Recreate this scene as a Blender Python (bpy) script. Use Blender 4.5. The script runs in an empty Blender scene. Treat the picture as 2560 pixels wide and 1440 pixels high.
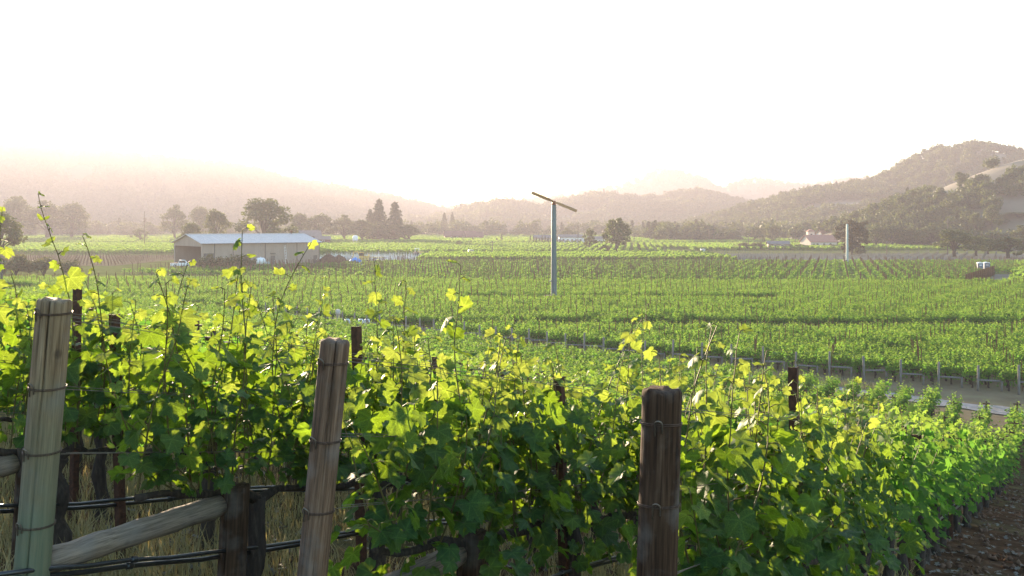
import bpy, math, random
import numpy as np
from mathutils import Vector, Matrix, Euler

R = math.radians
random.seed(7)
RNG = np.random.default_rng(7)
scene = bpy.context.scene
COL = scene.collection

def ordinal(n):
    one = ['', 'first', 'second', 'third', 'fourth', 'fifth', 'sixth', 'seventh', 'eighth', 'ninth', 'tenth', 'eleventh', 'twelfth', 'thirteenth', 'fourteenth', 'fifteenth', 'sixteenth', 'seventeenth', 'eighteenth', 'nineteenth']
    tens = ['', '', 'twenty', 'thirty', 'forty', 'fifty', 'sixty', 'seventy', 'eighty', 'ninety']
    if n < 20: return one[n]
    if n % 10 == 0: return tens[n // 10][:-1] + 'ieth'
    return tens[n // 10] + '-' + one[n % 10]

# ------------------------------------------------------------------ camera, sky, sun, exposure
F = 2489.0                      # focal length in photograph pixels (2560 wide)
EYE = 10.3                      # eye height above the valley floor
cam = bpy.data.cameras.new('camera'); camo = bpy.data.objects.new('camera', cam); COL.objects.link(camo)
cam.sensor_width = 36.0; cam.lens = 36.0 * F / 2560.0
cam.shift_y = -160.0 / 2560.0
cam.clip_start = 0.05; cam.clip_end = 8000
camo.location = (0, 0, EYE); camo.rotation_euler = (R(90), 0, 0)
scene.camera = camo

SUN_AZ = math.atan2(-0.426, 1.0)      # from +Y, negative = to the left
SUN_EL = R(7.0)
world = bpy.data.worlds.new('World'); scene.world = world; world.use_nodes = True
wn = world.node_tree.nodes; wl = world.node_tree.links
sky = wn.new('ShaderNodeTexSky'); sky.sky_type = 'NISHITA'; sky.sun_disc = False
sky.sun_elevation = SUN_EL; sky.sun_rotation = SUN_AZ
sky.air_density = 1.0; sky.dust_density = 0.3; sky.ozone_density = 2.0
wl.new(sky.outputs[0], wn['Background'].inputs[0])
wn['Background'].inputs[1].default_value = 0.10

sd = bpy.data.lights.new('sun', 'SUN'); so = bpy.data.objects.new('sun', sd); COL.objects.link(so)
sd.energy = 5.0; sd.angle = R(0.5); sd.color = (1.0, 0.77, 0.52)
S = Vector((math.sin(SUN_AZ) * math.cos(SUN_EL), math.cos(SUN_AZ) * math.cos(SUN_EL), math.sin(SUN_EL)))
so.rotation_euler = S.to_track_quat('Z', 'Y').to_euler()
so.location = (-40, 90, 60)

scene.render.engine = 'CYCLES'
scene.view_settings.view_transform = 'Standard'; scene.view_settings.look = 'None'
scene.view_settings.gamma = 1.0; scene.view_settings.use_curve_mapping = False
scene.view_settings.exposure = 3.05
cy = scene.cycles
cy.use_denoising = True
cy.max_bounces = 7; cy.diffuse_bounces = 3; cy.glossy_bounces = 2; cy.transmission_bounces = 4
cy.volume_bounces = 0; cy.transparent_max_bounces = 4
cy.sample_clamp_indirect = 6.0
cy.caustics_reflective = False; cy.caustics_refractive = False

HAZE_DENSITY = 0.0005
HAZE_G = 0.27

# ------------------------------------------------------------------ materials
def new_mat(name):
    m = bpy.data.materials.new(name); m.use_nodes = True
    nt = m.node_tree
    for n in list(nt.nodes): nt.nodes.remove(n)
    out = nt.nodes.new('ShaderNodeOutputMaterial')
    return m, nt, nt.nodes, nt.links, out

def ramp(nt, stops):
    r = nt.nodes.new('ShaderNodeValToRGB')
    e = r.color_ramp.elements
    while len(e) < len(stops): e.new(0.5)
    for i, (p, c) in enumerate(stops):
        e[i].position = p; e[i].color = (*c, 1)
    return r

def rough_mat(name, stops, scale=(5, 5, 5), rough=0.85, bump=0.3, bump_dist=0.02, metal=0.0, detail=8, spec=0.3, second=None, grain=None):
    """noise-driven colour + bump; coordinates are the object's own"""
    m, nt, N, L, out = new_mat(name)
    p = N.new('ShaderNodeBsdfPrincipled')
    tc = N.new('ShaderNodeTexCoord'); mp = N.new('ShaderNodeMapping'); mp.inputs['Scale'].default_value = scale
    L.new(tc.outputs['Object'], mp.inputs[0])
    nz = N.new('ShaderNodeTexNoise'); nz.inputs['Detail'].default_value = detail; nz.inputs['Scale'].default_value = 1.0
    nz.inputs['Roughness'].default_value = 0.65
    L.new(mp.outputs[0], nz.inputs['Vector'])
    r = ramp(nt, stops); L.new(nz.outputs['Fac'], r.inputs[0])
    col = r.outputs[0]
    if second:                       # (colour, scale, lo, hi): broad patches of another colour
        n2 = N.new('ShaderNodeTexNoise'); n2.inputs['Scale'].default_value = second[1]; n2.inputs['Detail'].default_value = 5
        L.new(tc.outputs['Object'], n2.inputs['Vector'])
        mr = N.new('ShaderNodeMapRange'); mr.inputs[1].default_value = second[2]; mr.inputs[2].default_value = second[3]
        L.new(n2.outputs['Fac'], mr.inputs[0])
        mx = N.new('ShaderNodeMixRGB'); mx.inputs[2].default_value = (*second[0], 1)
        L.new(mr.outputs[0], mx.inputs[0]); L.new(col, mx.inputs[1]); col = mx.outputs[0]
    if grain:
        mg = N.new('ShaderNodeMapping'); mg.inputs['Scale'].default_value = grain; L.new(tc.outputs['Object'], mg.inputs[0])
        ng_ = N.new('ShaderNodeTexNoise'); ng_.inputs['Scale'].default_value = 1.0; ng_.inputs['Detail'].default_value = 4; L.new(mg.outputs[0], ng_.inputs['Vector'])
        rg = ramp(nt, [(.34, (.28, .26, .25)), (.46, (.85, .85, .85)), (.7, (1.2, 1.2, 1.2))]); L.new(ng_.outputs['Fac'], rg.inputs[0])
        mx = N.new('ShaderNodeMixRGB'); mx.blend_type = 'MULTIPLY'; mx.inputs[0].default_value = .55; L.new(col, mx.inputs[1]); L.new(rg.outputs[0], mx.inputs[2]); col = mx.outputs[0]
        # knots and grey weathering patches
        vo = N.new('ShaderNodeTexVoronoi'); vo.inputs['Scale'].default_value = 5.5; L.new(tc.outputs['Object'], vo.inputs['Vector'])
        rk = ramp(nt, [(.0, (.25, .2, .18)), (.10, (.45, .4, .36)), (.17, (1, 1, 1))]); L.new(vo.outputs['Distance'], rk.inputs[0])
        mx = N.new('ShaderNodeMixRGB'); mx.blend_type = 'MULTIPLY'; mx.inputs[0].default_value = .8; L.new(col, mx.inputs[1]); L.new(rk.outputs[0], mx.inputs[2]); col = mx.outputs[0]
        n3 = N.new('ShaderNodeTexNoise'); n3.inputs['Scale'].default_value = 7; n3.inputs['Detail'].default_value = 6; L.new(tc.outputs['Object'], n3.inputs['Vector'])
        m3 = N.new('ShaderNodeMapRange'); m3.inputs[1].default_value = .48; m3.inputs[2].default_value = .7; m3.inputs[4].default_value = .45; L.new(n3.outputs['Fac'], m3.inputs[0])
        mx = N.new('ShaderNodeMixRGB'); mx.inputs[2].default_value = (.19, .165, .14, 1); L.new(m3.outputs[0], mx.inputs[0]); L.new(col, mx.inputs[1]); col = mx.outputs[0]
    L.new(col, p.inputs['Base Color'])
    p.inputs['Roughness'].default_value = rough; p.inputs['Metallic'].default_value = metal
    p.inputs['Specular IOR Level'].default_value = spec
    if bump > 0:
        b = N.new('ShaderNodeBump'); b.inputs['Strength'].default_value = bump; b.inputs['Distance'].default_value = bump_dist
        L.new(nz.outputs['Fac'], b.inputs['Height']); L.new(b.outputs[0], p.inputs['Normal'])
    L.new(p.outputs[0], out.inputs[0])
    return m

def leaf_mat(name, mature, young, t_mature, t_young, fac=0.45, rough=0.42, veins=False, spec=0.18):
    m, nt, N, L, out = new_mat(name)
    at = N.new('ShaderNodeAttribute'); at.attribute_name = 'tone'
    r1 = ramp(nt, [(0.0, mature), (1.0, young)]); r2 = ramp(nt, [(0.0, t_mature), (1.0, t_young)])
    L.new(at.outputs['Fac'], r1.inputs[0]); L.new(at.outputs['Fac'], r2.inputs[0])
    p = N.new('ShaderNodeBsdfPrincipled'); p.inputs['Roughness'].default_value = rough
    p.inputs['Specular IOR Level'].default_value = spec
    c1 = r1.outputs[0]; c2 = r2.outputs[0]
    if veins:
        tc = N.new('ShaderNodeTexCoord')
        nz = N.new('ShaderNodeTexNoise'); nz.inputs['Scale'].default_value = 28; nz.inputs['Detail'].default_value = 5
        L.new(tc.outputs['Object'], nz.inputs['Vector'])
        mr = N.new('ShaderNodeMapRange'); mr.inputs[1].default_value = 0.3; mr.inputs[2].default_value = 0.7
        mr.inputs[3].default_value = 0.65; mr.inputs[4].default_value = 1.25
        L.new(nz.outputs['Fac'], mr.inputs[0])
        # the five main veins, from the leaf's own outline coordinates
        lu = N.new('ShaderNodeAttribute'); lu.attribute_name = 'luv'
        sx = N.new('ShaderNodeSeparateXYZ'); L.new(lu.outputs['Vector'], sx.inputs[0])
        ab = N.new('ShaderNodeMath'); ab.operation = 'ABSOLUTE'; L.new(sx.outputs[0], ab.inputs[0])
        prev = None
        for an in (0, 51, 106):
            m1 = N.new('ShaderNodeMath'); m1.operation = 'MULTIPLY'; m1.inputs[1].default_value = math.cos(R(an)); L.new(ab.outputs[0], m1.inputs[0])
            m2 = N.new('ShaderNodeMath'); m2.operation = 'MULTIPLY_ADD'; m2.inputs[1].default_value = -math.sin(R(an)); L.new(sx.outputs[1], m2.inputs[0]); L.new(m1.outputs[0], m2.inputs[2])
            m3 = N.new('ShaderNodeMath'); m3.operation = 'ABSOLUTE'; L.new(m2.outputs[0], m3.inputs[0])
            if prev is None: prev = m3
            else:
                mn = N.new('ShaderNodeMath'); mn.operation = 'MINIMUM'; L.new(prev.outputs[0], mn.inputs[0]); L.new(m3.outputs[0], mn.inputs[1]); prev = mn
        vr = N.new('ShaderNodeMapRange'); vr.inputs[1].default_value = .008; vr.inputs[2].default_value = .035; vr.inputs[3].default_value = 1.35; vr.inputs[4].default_value = 1.0
        L.new(prev.outputs[0], vr.inputs[0])
        vm = N.new('ShaderNodeMath'); vm.operation = 'MULTIPLY'; L.new(vr.outputs[0], vm.inputs[0]); L.new(mr.outputs[0], vm.inputs[1]); mr = vm
        for k, c in ((0, c1), (1, c2)):
            mx = N.new('ShaderNodeMixRGB'); mx.blend_type = 'MULTIPLY'; mx.inputs[0].default_value = 1.0
            L.new(c, mx.inputs[1]); L.new(mr.outputs[0], mx.inputs[2])
            if k == 0: c1 = mx.outputs[0]
            else: c2 = mx.outputs[0]
        b = N.new('ShaderNodeBump'); b.inputs['Strength'].default_value = 0.35; b.inputs['Distance'].default_value = 0.006
        L.new(nz.outputs['Fac'], b.inputs['Height']); L.new(b.outputs[0], p.inputs['Normal'])
    L.new(c1, p.inputs['Base Color'])
    t = N.new('ShaderNodeBsdfTranslucent'); L.new(c2, t.inputs[0])
    mx = N.new('ShaderNodeMixShader'); mx.inputs[0].default_value = fac
    L.new(p.outputs[0], mx.inputs[1]); L.new(t.outputs[0], mx.inputs[2]); L.new(mx.outputs[0], out.inputs[0])
    return m

M = {}
M['leaf'] = leaf_mat('vine_leaf', (.035, .085, .022), (.12, .19, .035), (.17, .27, .012), (.39, .44, .065), fac=.50, rough=.55, veins=True)
M['leaf_mid'] = leaf_mat('vine_leaf_mid', (.045, .10, .022), (.12, .19, .035), (.13, .31, .03), (.34, .44, .06), fac=.52, rough=.6, spec=.08)
M['stem'] = rough_mat('vine_shoot', [(.3, (.09, .06, .02)), (.7, (.14, .12, .03))], (20, 20, 20), rough=.6, bump=.1)
M['bark'] = rough_mat('vine_bark', [(.25, (.02, .014, .010)), (.55, (.06, .042, .03)), (.8, (.12, .09, .065))], (40, 40, 7), rough=.95, bump=.9, bump_dist=.02)
M['treebark'] = rough_mat('tree_bark', [(.3, (.035, .026, .02)), (.7, (.10, .08, .06))], (6, 6, 1.5), rough=.95, bump=.5)
M['wood'] = rough_mat('weathered_post_wood', [(.28, (.05, .026, .014)), (.5, (.15, .082, .044)), (.75, (.28, .17, .10))], (55, 55, 3.0), rough=.9, bump=.55, bump_dist=.008, grain=(150, 150, 5))
M['wood_dark'] = rough_mat('dark_post_wood', [(.28, (.022, .011, .006)), (.5, (.060, .032, .017)), (.78, (.13, .075, .043))], (55, 55, 2.6), rough=.9, bump=.6, bump_dist=.008, spec=.1, grain=(150, 150, 5))
M['wood_rail'] = rough_mat('rail_wood', [(.3, (.12, .085, .055)), (.55, (.26, .19, .13)), (.8, (.38, .29, .21))], (3.0, 50, 50), rough=.9, bump=.5, bump_dist=.008, grain=(6, 140, 140))
M['wood_far'] = rough_mat('grey_post_wood', [(.3, (.12, .10, .085)), (.7, (.27, .24, .21))], (20, 20, 3), rough=.95, bump=0)

def green_post():
    m = rough_mat('copper_green_post_wood', [(.28, (.10, .058, .026)), (.5, (.23, .145, .072)), (.75, (.35, .24, .13))], (55, 55, 2.6), rough=.88, bump=.5, bump_dist=.008, grain=(150, 150, 5))
    nt = m.node_tree; N = nt.nodes; L = nt.links
    p = next(n for n in N if n.type == 'BSDF_PRINCIPLED'); src = p.inputs['Base Color'].links[0].from_socket
    tc = N.new('ShaderNodeTexCoord'); sx = N.new('ShaderNodeSeparateXYZ'); L.new(tc.outputs['Object'], sx.inputs[0])
    nz = N.new('ShaderNodeTexNoise'); nz.inputs['Scale'].default_value = 6; L.new(tc.outputs['Object'], nz.inputs['Vector'])
    ad = N.new('ShaderNodeMath'); ad.operation = 'MULTIPLY_ADD'; ad.inputs[1].default_value = .7; L.new(nz.outputs['Fac'], ad.inputs[0]); L.new(sx.outputs[2], ad.inputs[2])
    mr = N.new('ShaderNodeMapRange'); mr.inputs[1].default_value = 1.75; mr.inputs[2].default_value = .95; mr.inputs[4].default_value = .75
    L.new(ad.outputs[0], mr.inputs[0])
    mx = N.new('ShaderNodeMixRGB'); mx.blend_type = 'MIX'; mx.inputs[2].default_value = (.115, .145, .085, 1)
    L.new(mr.outputs[0], mx.inputs[0]); L.new(src, mx.inputs[1]); L.new(mx.outputs[0], p.inputs['Base Color'])
    return m
M['wood_green'] = green_post()
M['rust'] = rough_mat('rusty_steel', [(.3, (.035, .016, .010)), (.6, (.10, .042, .022)), (.8, (.17, .075, .035))], (30, 30, 30), rough=.8, bump=.2, bump_dist=.003, metal=.2)
M['rust_far'] = rough_mat('rust_stake', [(.3, (.10, .045, .018)), (.7, (.18, .085, .035))], (3, 3, 3), rough=.85, bump=0)
M['stake_brown'] = rough_mat('brown_stake', [(.3, (.10, .05, .028)), (.7, (.19, .10, .055))], (3, 3, 3), rough=.85, bump=0)
M['wire'] = rough_mat('galvanised_wire', [(.3, (.14, .11, .08)), (.7, (.28, .23, .17))], (40, 40, 40), rough=.6, bump=0, metal=.85)
M['wire_rust'] = rough_mat('rusty_wire', [(.3, (.05, .03, .02)), (.7, (.15, .09, .06))], (60, 60, 60), rough=.6, bump=0, metal=.5)
M['hose'] = rough_mat('black_poly_hose', [(.3, (.012, .011, .010)), (.7, (.03, .027, .024))], (30, 30, 30), rough=.36, bump=.15, bump_dist=.002, spec=.6)
M['soil'] = rough_mat('ground_soil', [(.28, (.035, .019, .011)), (.5, (.085, .048, .027)), (.75, (.16, .10, .06))], (2.2, 2.2, 2.2), rough=1.0, spec=0.0, bump=.9, bump_dist=.12, detail=12, second=((.13, .105, .05), .35, .5, .66))
M['clod'] = rough_mat('soil_clod', [(.3, (.07, .036, .02)), (.7, (.17, .095, .055))], (12, 12, 12), rough=.98, bump=.5)
M['gravel'] = rough_mat('track_gravel', [(.3, (.18, .175, .165)), (.55, (.26, .25, .24)), (.75, (.34, .33, .31))], (3, 3, 3), rough=1.0, spec=0.0, bump=.3, bump_dist=.03, detail=12, second=((.24, .20, .14), .25, .5, .7))
M['field'] = rough_mat('field_green', [(.3, (.10, .12, .035)), (.55, (.16, .17, .05)), (.75, (.23, .22, .08))], (.25, .25, .25), rough=1.0, spec=0.0, bump=0, detail=8)
M['field_dry'] = rough_mat('field_dry', [(.3, (.15, .11, .065)), (.55, (.20, .155, .09)), (.75, (.22, .20, .10))], (.35, .35, .35), rough=1.0, spec=0.0, bump=0, detail=8)
M['field_pale'] = rough_mat('field_pale', [(.3, (.13, .125, .095)), (.7, (.21, .195, .16))], (.3, .3, .3), rough=1.0, spec=0.0, bump=0)
M['grass'] = leaf_mat('dry_grass', (.24, .19, .075), (.44, .36, .18), (.26, .21, .07), (.44, .36, .15), fac=.35, rough=.7)
M['litter'] = leaf_mat('leaf_litter', (.10, .075, .05), (.22, .19, .15), (.10, .07, .03), (.15, .12, .08), fac=.1, rough=.6)
M['hill'] = rough_mat('hill_dry_grass', [(.3, (.14, .115, .075)), (.6, (.21, .175, .12)), (.8, (.27, .225, .16))], (.02, .02, .02), rough=.98, bump=0, detail=10, second=((.10, .11, .05), .012, .5, .6))
M['hill_wood'] = rough_mat('hill_wooded', [(.3, (.05, .06, .03)), (.6, (.08, .085, .04)), (.8, (.15, .125, .08))], (.03, .03, .03), rough=.98, bump=0, detail=10)
M['tree'] = leaf_mat('tree_leaf', (.035, .055, .018), (.09, .11, .035), (.09, .12, .02), (.18, .2, .05), fac=.3, rough=.6)
M['conifer'] = leaf_mat('conifer_leaf', (.03, .045, .022), (.06, .075, .032), (.05, .07, .02), (.09, .11, .03), fac=.2, rough=.7)
M['cedar'] = leaf_mat('cedar_leaf', (.05, .042, .022), (.10, .075, .035), (.08, .06, .02), (.13, .10, .03), fac=.2, rough=.7)
M['shrub'] = leaf_mat('shrub_leaf', (.07, .075, .03), (.15, .14, .06), (.12, .12, .04), (.2, .19, .07), fac=.3, rough=.7)
M['metal_roof'] = rough_mat('metal_roof', [(.3, (.44, .42, .39)), (.7, (.54, .52, .49))], (1, 1, 1), rough=.6, bump=0, metal=.1)
M['old_roof'] = rough_mat('old_grey_roof', [(.3, (.14, .125, .115)), (.7, (.20, .185, .17))], (1, 1, 1), rough=.9, bump=0)
M['shed_wall'] = rough_mat('shed_wall', [(.3, (.29, .225, .175)), (.7, (.36, .285, .225))], (.6, .6, .2), rough=.8, bump=0)
M['shed_trim'] = rough_mat('shed_trim', [(.3, (.11, .09, .075)), (.7, (.14, .12, .10))], (1, 1, 1), rough=.8, bump=0)
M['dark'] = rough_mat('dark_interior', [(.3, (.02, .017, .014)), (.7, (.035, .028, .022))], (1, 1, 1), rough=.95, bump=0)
M['white'] = rough_mat('white_paint', [(.3, (.72, .71, .69)), (.7, (.82, .81, .79))], (2, 2, 2), rough=.5, bump=0)
M['glass'] = rough_mat('dark_glass', [(.3, (.03, .035, .04)), (.7, (.05, .055, .06))], (2, 2, 2), rough=.08, bump=0, spec=.8)
M['rubber'] = rough_mat('rubber', [(.3, (.015, .015, .015)), (.7, (.03, .03, .03))], (5, 5, 5), rough=.85, bump=0)
M['tower'] = rough_mat('tower_paint', [(.3, (.07, .10, .10)), (.55, (.12, .16, .16)), (.75, (.20, .24, .235))], (2.5, 2.5, .35), rough=.55, bump=0, metal=.25)
M['tower_pale'] = rough_mat('tower_paint_pale', [(.3, (.26, .34, .32)), (.7, (.36, .44, .41))], (2, 2, .4), rough=.5, bump=0, metal=.1)
M['blade'] = rough_mat('fan_blade_paint', [(.3, (.30, .15, .06)), (.7, (.44, .24, .10))], (3, 3, 3), rough=.5, bump=0)
M['gearbox'] = rough_mat('gearbox_paint', [(.3, (.30, .10, .05)), (.7, (.42, .16, .08))], (6, 6, 6), rough=.5, bump=0)
M['yellow'] = rough_mat('machine_yellow', [(.3, (.55, .36, .08)), (.7, (.68, .47, .13))], (3, 3, 3), rough=.5, bump=0)
M['tarp'] = rough_mat('blue_tarp', [(.3, (.05, .20, .50)), (.7, (.09, .30, .66))], (2, 2, 2), rough=.45, bump=.4, bump_dist=.1)
M['mulch'] = rough_mat('brown_heap', [(.3, (.07, .035, .02)), (.7, (.15, .08, .045))], (2, 2, 2), rough=.98, bump=.6, bump_dist=.2)
M['terracotta'] = rough_mat('terracotta_roof', [(.3, (.30, .13, .09)), (.7, (.40, .20, .14))], (2, 2, 2), rough=.85, bump=0)
M['stucco'] = rough_mat('stucco', [(.3, (.50, .42, .35)), (.7, (.58, .50, .42))], (1, 1, 1), rough=.9, bump=0)
M['red_roof'] = rough_mat('dark_red_roof', [(.3, (.11, .045, .04)), (.7, (.17, .075, .065))], (1, 1, 1), rough=.85, bump=0)
M['toilet'] = rough_mat('toilet_plastic', [(.3, (.12, .17, .23)), (.7, (.16, .22, .29))], (2, 2, 2), rough=.5, bump=0)
M['pole'] = rough_mat('pole_wood', [(.3, (.10, .075, .06)), (.7, (.18, .14, .11))], (4, 4, .4), rough=.9, bump=0)
M['pvc'] = rough_mat('pvc_white', [(.3, (.68, .68, .66)), (.7, (.78, .78, .76))], (4, 4, 4), rough=.45, bump=0)
M['cover_green'] = rough_mat('far_vine_leaf', [(.3, (.06, .10, .02)), (.6, (.11, .16, .035)), (.8, (.17, .21, .06))], (1.2, 1.2, 1.2), rough=.8, bump=0)

# ------------------------------------------------------------------ mesh helpers
def make_mesh(name, V, Fc, mats, midx=None, smooth=False, tone=None, luv=None):
    me = bpy.data.meshes.new(name)
    if isinstance(Fc, np.ndarray):
        n, k = Fc.shape
        me.vertices.add(len(V)); me.vertices.foreach_set('co', np.asarray(V, dtype=np.float32).ravel())
        me.loops.add(n * k); me.loops.foreach_set('vertex_index', Fc.astype(np.int32).ravel())
        me.polygons.add(n)
        me.polygons.foreach_set('loop_start', np.arange(0, n * k, k, dtype=np.int32))
        me.update(calc_edges=True)
    else:
        me.from_pydata([tuple(v) for v in V], [], Fc)
    for m in mats: me.materials.append(m)
    if midx is not None: me.polygons.foreach_set('material_index', np.asarray(midx, dtype=np.int32))
    if smooth: me.polygons.foreach_set('use_smooth', np.ones(len(me.polygons), dtype=bool))
    if tone is not None:
        a = me.attributes.new('tone', 'FLOAT', 'POINT'); a.data.foreach_set('value', np.asarray(tone, dtype=np.float32))
    if luv is not None:
        a = me.attributes.new('luv', 'FLOAT_VECTOR', 'POINT'); a.data.foreach_set('vector', np.asarray(luv, dtype=np.float32).ravel())
    me.update()
    return me

def link(name, me, parent=None, loc=(0, 0, 0), rot=(0, 0, 0), scale=(1, 1, 1)):
    o = bpy.data.objects.new(name, me); COL.objects.link(o)
    o.location = loc; o.rotation_euler = rot; o.scale = scale
    if parent is not None: o.parent = parent
    return o

def tag(o, label=None, cat=None, group=None, kind=None):
    if label: o['label'] = label
    if cat: o['category'] = cat
    if group: o['group'] = group
    if kind: o['kind'] = kind
    return o

def thing(name, label, cat, loc=(0, 0, 0), rot=(0, 0, 0), group=None, scale=(1, 1, 1)):
    return tag(link(name, None, None, loc, rot, scale), label, cat, group)

def copy_tree(o, parent=None):
    c = o.copy(); COL.objects.link(c); c.parent = parent
    for ch in o.children: copy_tree(ch, c)
    return c

class MB:
    """collects solid pieces into one mesh"""
    def __init__(s): s.v = []; s.f = []; s.m = []
    def add(s, V, Fc, mi=0):
        b = len(s.v); s.v.extend([tuple(p) for p in V])
        for f in Fc: s.f.append(tuple(i + b for i in f)); s.m.append(mi)
        return s
    def box(s, c, d, mi=0, rz=0.0):
        cx, cy_, cz = c; hx, hy, hz = d[0] / 2, d[1] / 2, d[2] / 2
        ca, sa = math.cos(rz), math.sin(rz); V = []
        for z in (-hz, hz):
            for x, y in ((-hx, -hy), (hx, -hy), (hx, hy), (-hx, hy)):
                V.append((cx + x * ca - y * sa, cy_ + x * sa + y * ca, cz + z))
        return s.add(V, [(0, 3, 2, 1), (4, 5, 6, 7), (0, 1, 5, 4), (1, 2, 6, 5), (2, 3, 7, 6), (3, 0, 4, 7)], mi)
    def tube(s, P, rad, n=6, mi=0, cap=True):
        P = [Vector(p) for p in P]; k = len(P)
        if not hasattr(rad, '__len__'): rad = [rad] * k
        V = []; up = None
        for i in range(k):
            t = (P[min(i + 1, k - 1)] - P[max(i - 1, 0)])
            if t.length < 1e-9: t = Vector((0, 0, 1))
            t.normalize()
            if up is None:
                a = Vector((0, 0, 1)) if abs(t.z) < .9 else Vector((1, 0, 0))
                up = t.cross(a).normalized()
            up = (up - t * up.dot(t)).normalized(); w = t.cross(up)
            for j in range(n):
                a = 2 * math.pi * j / n
                V.append(P[i] + (up * math.cos(a) + w * math.sin(a)) * rad[i])
        Fc = [(i * n + j, i * n + (j + 1) % n, (i + 1) * n + (j + 1) % n, (i + 1) * n + j) for i in range(k - 1) for j in range(n)]
        if cap: Fc += [tuple(range(n - 1, -1, -1)), tuple((k - 1) * n + j for j in range(n))]
        return s.add(V, Fc, mi)
    def lathe(s, prof, n=16, mi=0, c=(0, 0, 0), sx=1.0, sy=1.0):
        V = []
        for r_, z in prof:
            for j in range(n):
                a = 2 * math.pi * j / n
                V.append((c[0] + r_ * math.cos(a) * sx, c[1] + r_ * math.sin(a) * sy, c[2] + z))
        k = len(prof)
        Fc = [(i * n + j, i * n + (j + 1) % n, (i + 1) * n + (j + 1) % n, (i + 1) * n + j) for i in range(k - 1) for j in range(n)]
        Fc += [tuple(range(n - 1, -1, -1)), tuple((k - 1) * n + j for j in range(n))]
        return s.add(V, Fc, mi)
    def prism(s, poly, y0, y1, mi=0):
        """poly in x,z extruded along y"""
        n = len(poly)
        V = [(x, y0, z) for x, z in poly] + [(x, y1, z) for x, z in poly]
        Fc = [tuple(range(n)), tuple(range(2 * n - 1, n - 1, -1))] + [(i, i + n, (i + 1) % n + n, (i + 1) % n) for i in range(n)]
        return s.add(V, Fc, mi)
    def mesh(s, name, mats, smooth=False):
        if not isinstance(mats, (list, tuple)): mats = [mats]
        return make_mesh(name, s.v, s.f, mats, s.m, smooth)
    def build(s, name, mats, parent=None, smooth=False, **kw):
        return link(name, s.mesh(name, mats, smooth), parent, **kw)

# ------------------------------------------------------------------ ground shape
GA, GB, GC = 0.144, 0.143, 8.60          # hillside plane  z = GC - GA x - GB y, easing into the valley floor
def plane_p(X, Y): return GC - GA * X - GB * Y
def ground_z(X, Y):
    p = plane_p(X, Y)
    q = 16 - p
    p = 16 - .5 * (q + np.sqrt(q * q + .36))
    return .5 * (p + np.sqrt(p * p + 1.0))
ROW = np.array([0.538, 1.0]); ROW_U = ROW / np.linalg.norm(ROW)       # row direction of the near and middle block
PERP = np.array([ROW_U[1], -ROW_U[0]])
ROW_ANG = math.atan2(ROW_U[1], ROW_U[0])
DOWN = np.array([GA, GB]) / math.hypot(GA, GB); ALONG = np.array([DOWN[1], -DOWN[0]])
GRAD = math.hypot(GA, GB)
def px(x, Y): return (x - 1280.0) / F * Y

def in_view(X, Y, margin=0.06):
    return (Y > .5) & (np.abs(X / np.maximum(Y, .01)) < .5143 + margin)

def grid_mesh(name, xs, ys, zf, mats, smooth=True):
    X, Y = np.meshgrid(xs, ys); Z = zf(X, Y)
    V = np.stack([X.ravel(), Y.ravel(), Z.ravel()], 1)
    nx, ny = len(xs), len(ys)
    i = np.arange(nx - 1)[None, :] + np.arange(ny - 1)[:, None] * nx
    Fq = np.stack([i, i + 1, i + nx + 1, i + nx], -1).reshape(-1, 4)
    return make_mesh(name, V, Fq, mats, smooth=smooth)

def vnoise(X, Y, seed=0):
    """cheap smooth value noise"""
    def h(i, j):
        n = (i * 374761393 + j * 668265263 + seed * 1442695041) & 0x7fffffff
        n = ((n ^ (n >> 13)) * 1274126177) & 0x7fffffff
        return ((n ^ (n >> 16)) & 0xffff) / 65535.0
    X = np.asarray(X, float); Y = np.asarray(Y, float)
    i = np.floor(X).astype(np.int64); j = np.floor(Y).astype(np.int64)
    fx = X - i; fy = Y - j; fx = fx * fx * (3 - 2 * fx); fy = fy * fy * (3 - 2 * fy)
    return (h(i, j) * (1 - fx) + h(i + 1, j) * fx) * (1 - fy) + (h(i, j + 1) * (1 - fx) + h(i + 1, j + 1) * fx) * fy
def fbm(X, Y, seed=0, o=4):
    s = 0; a = .5
    for k in range(o):
        s = s + a * vnoise(X * 2 ** k, Y * 2 ** k, seed + k); a *= .5
    return s

t1 = np.linspace(-1, 1, 260); gx = np.sinh(t1 * 5.2) / np.sinh(5.2) * 2750
t2 = np.linspace(0, 1, 300); gy = -80 + np.sinh(t2 * 4.6) / np.sinh(4.6) * 3200
def gz(X, Y):
    z = ground_z(X, Y)
    near = np.exp(-(X ** 2 + Y ** 2) / 60 ** 2)
    return z + near * (fbm(X * 1.3, Y * 1.3, 3) - .5) * .10
tag(link('ground', grid_mesh('ground', gx, gy, gz, [M['soil']])), kind='structure')

# gravel track along the foot of the slope
def strip(name, pc, half, tau0, tau1, mat, dz=.06, n=420, m=8):
    P0 = np.array([0.0, (GC - pc) / GB])
    T = np.linspace(tau0, tau1, n); W = np.linspace(-half, half, m)
    V = []
    for t in T:
        for w in W:
            ww = w * (1 + .14 * math.sin(t * .31) + .10 * math.sin(t * .83 + 1) + .5 * (float(vnoise(t * 1.1, w * .6 + 7, 5)) - .5))
            q = P0 + ALONG * t + DOWN * ww
            V.append((q[0], q[1], float(ground_z(q[0], q[1])) + dz))
    Fq = np.array([(i * m + j, (i + 1) * m + j, (i + 1) * m + j + 1, i * m + j + 1) for i in range(n - 1) for j in range(m - 1)])
    return tag(link(name, make_mesh(name, np.array(V), Fq, [mat], smooth=True)), kind='structure')
strip('gravel_track', -3.0, 1.25, -150, 75, M['gravel'], dz=.07)

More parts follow.
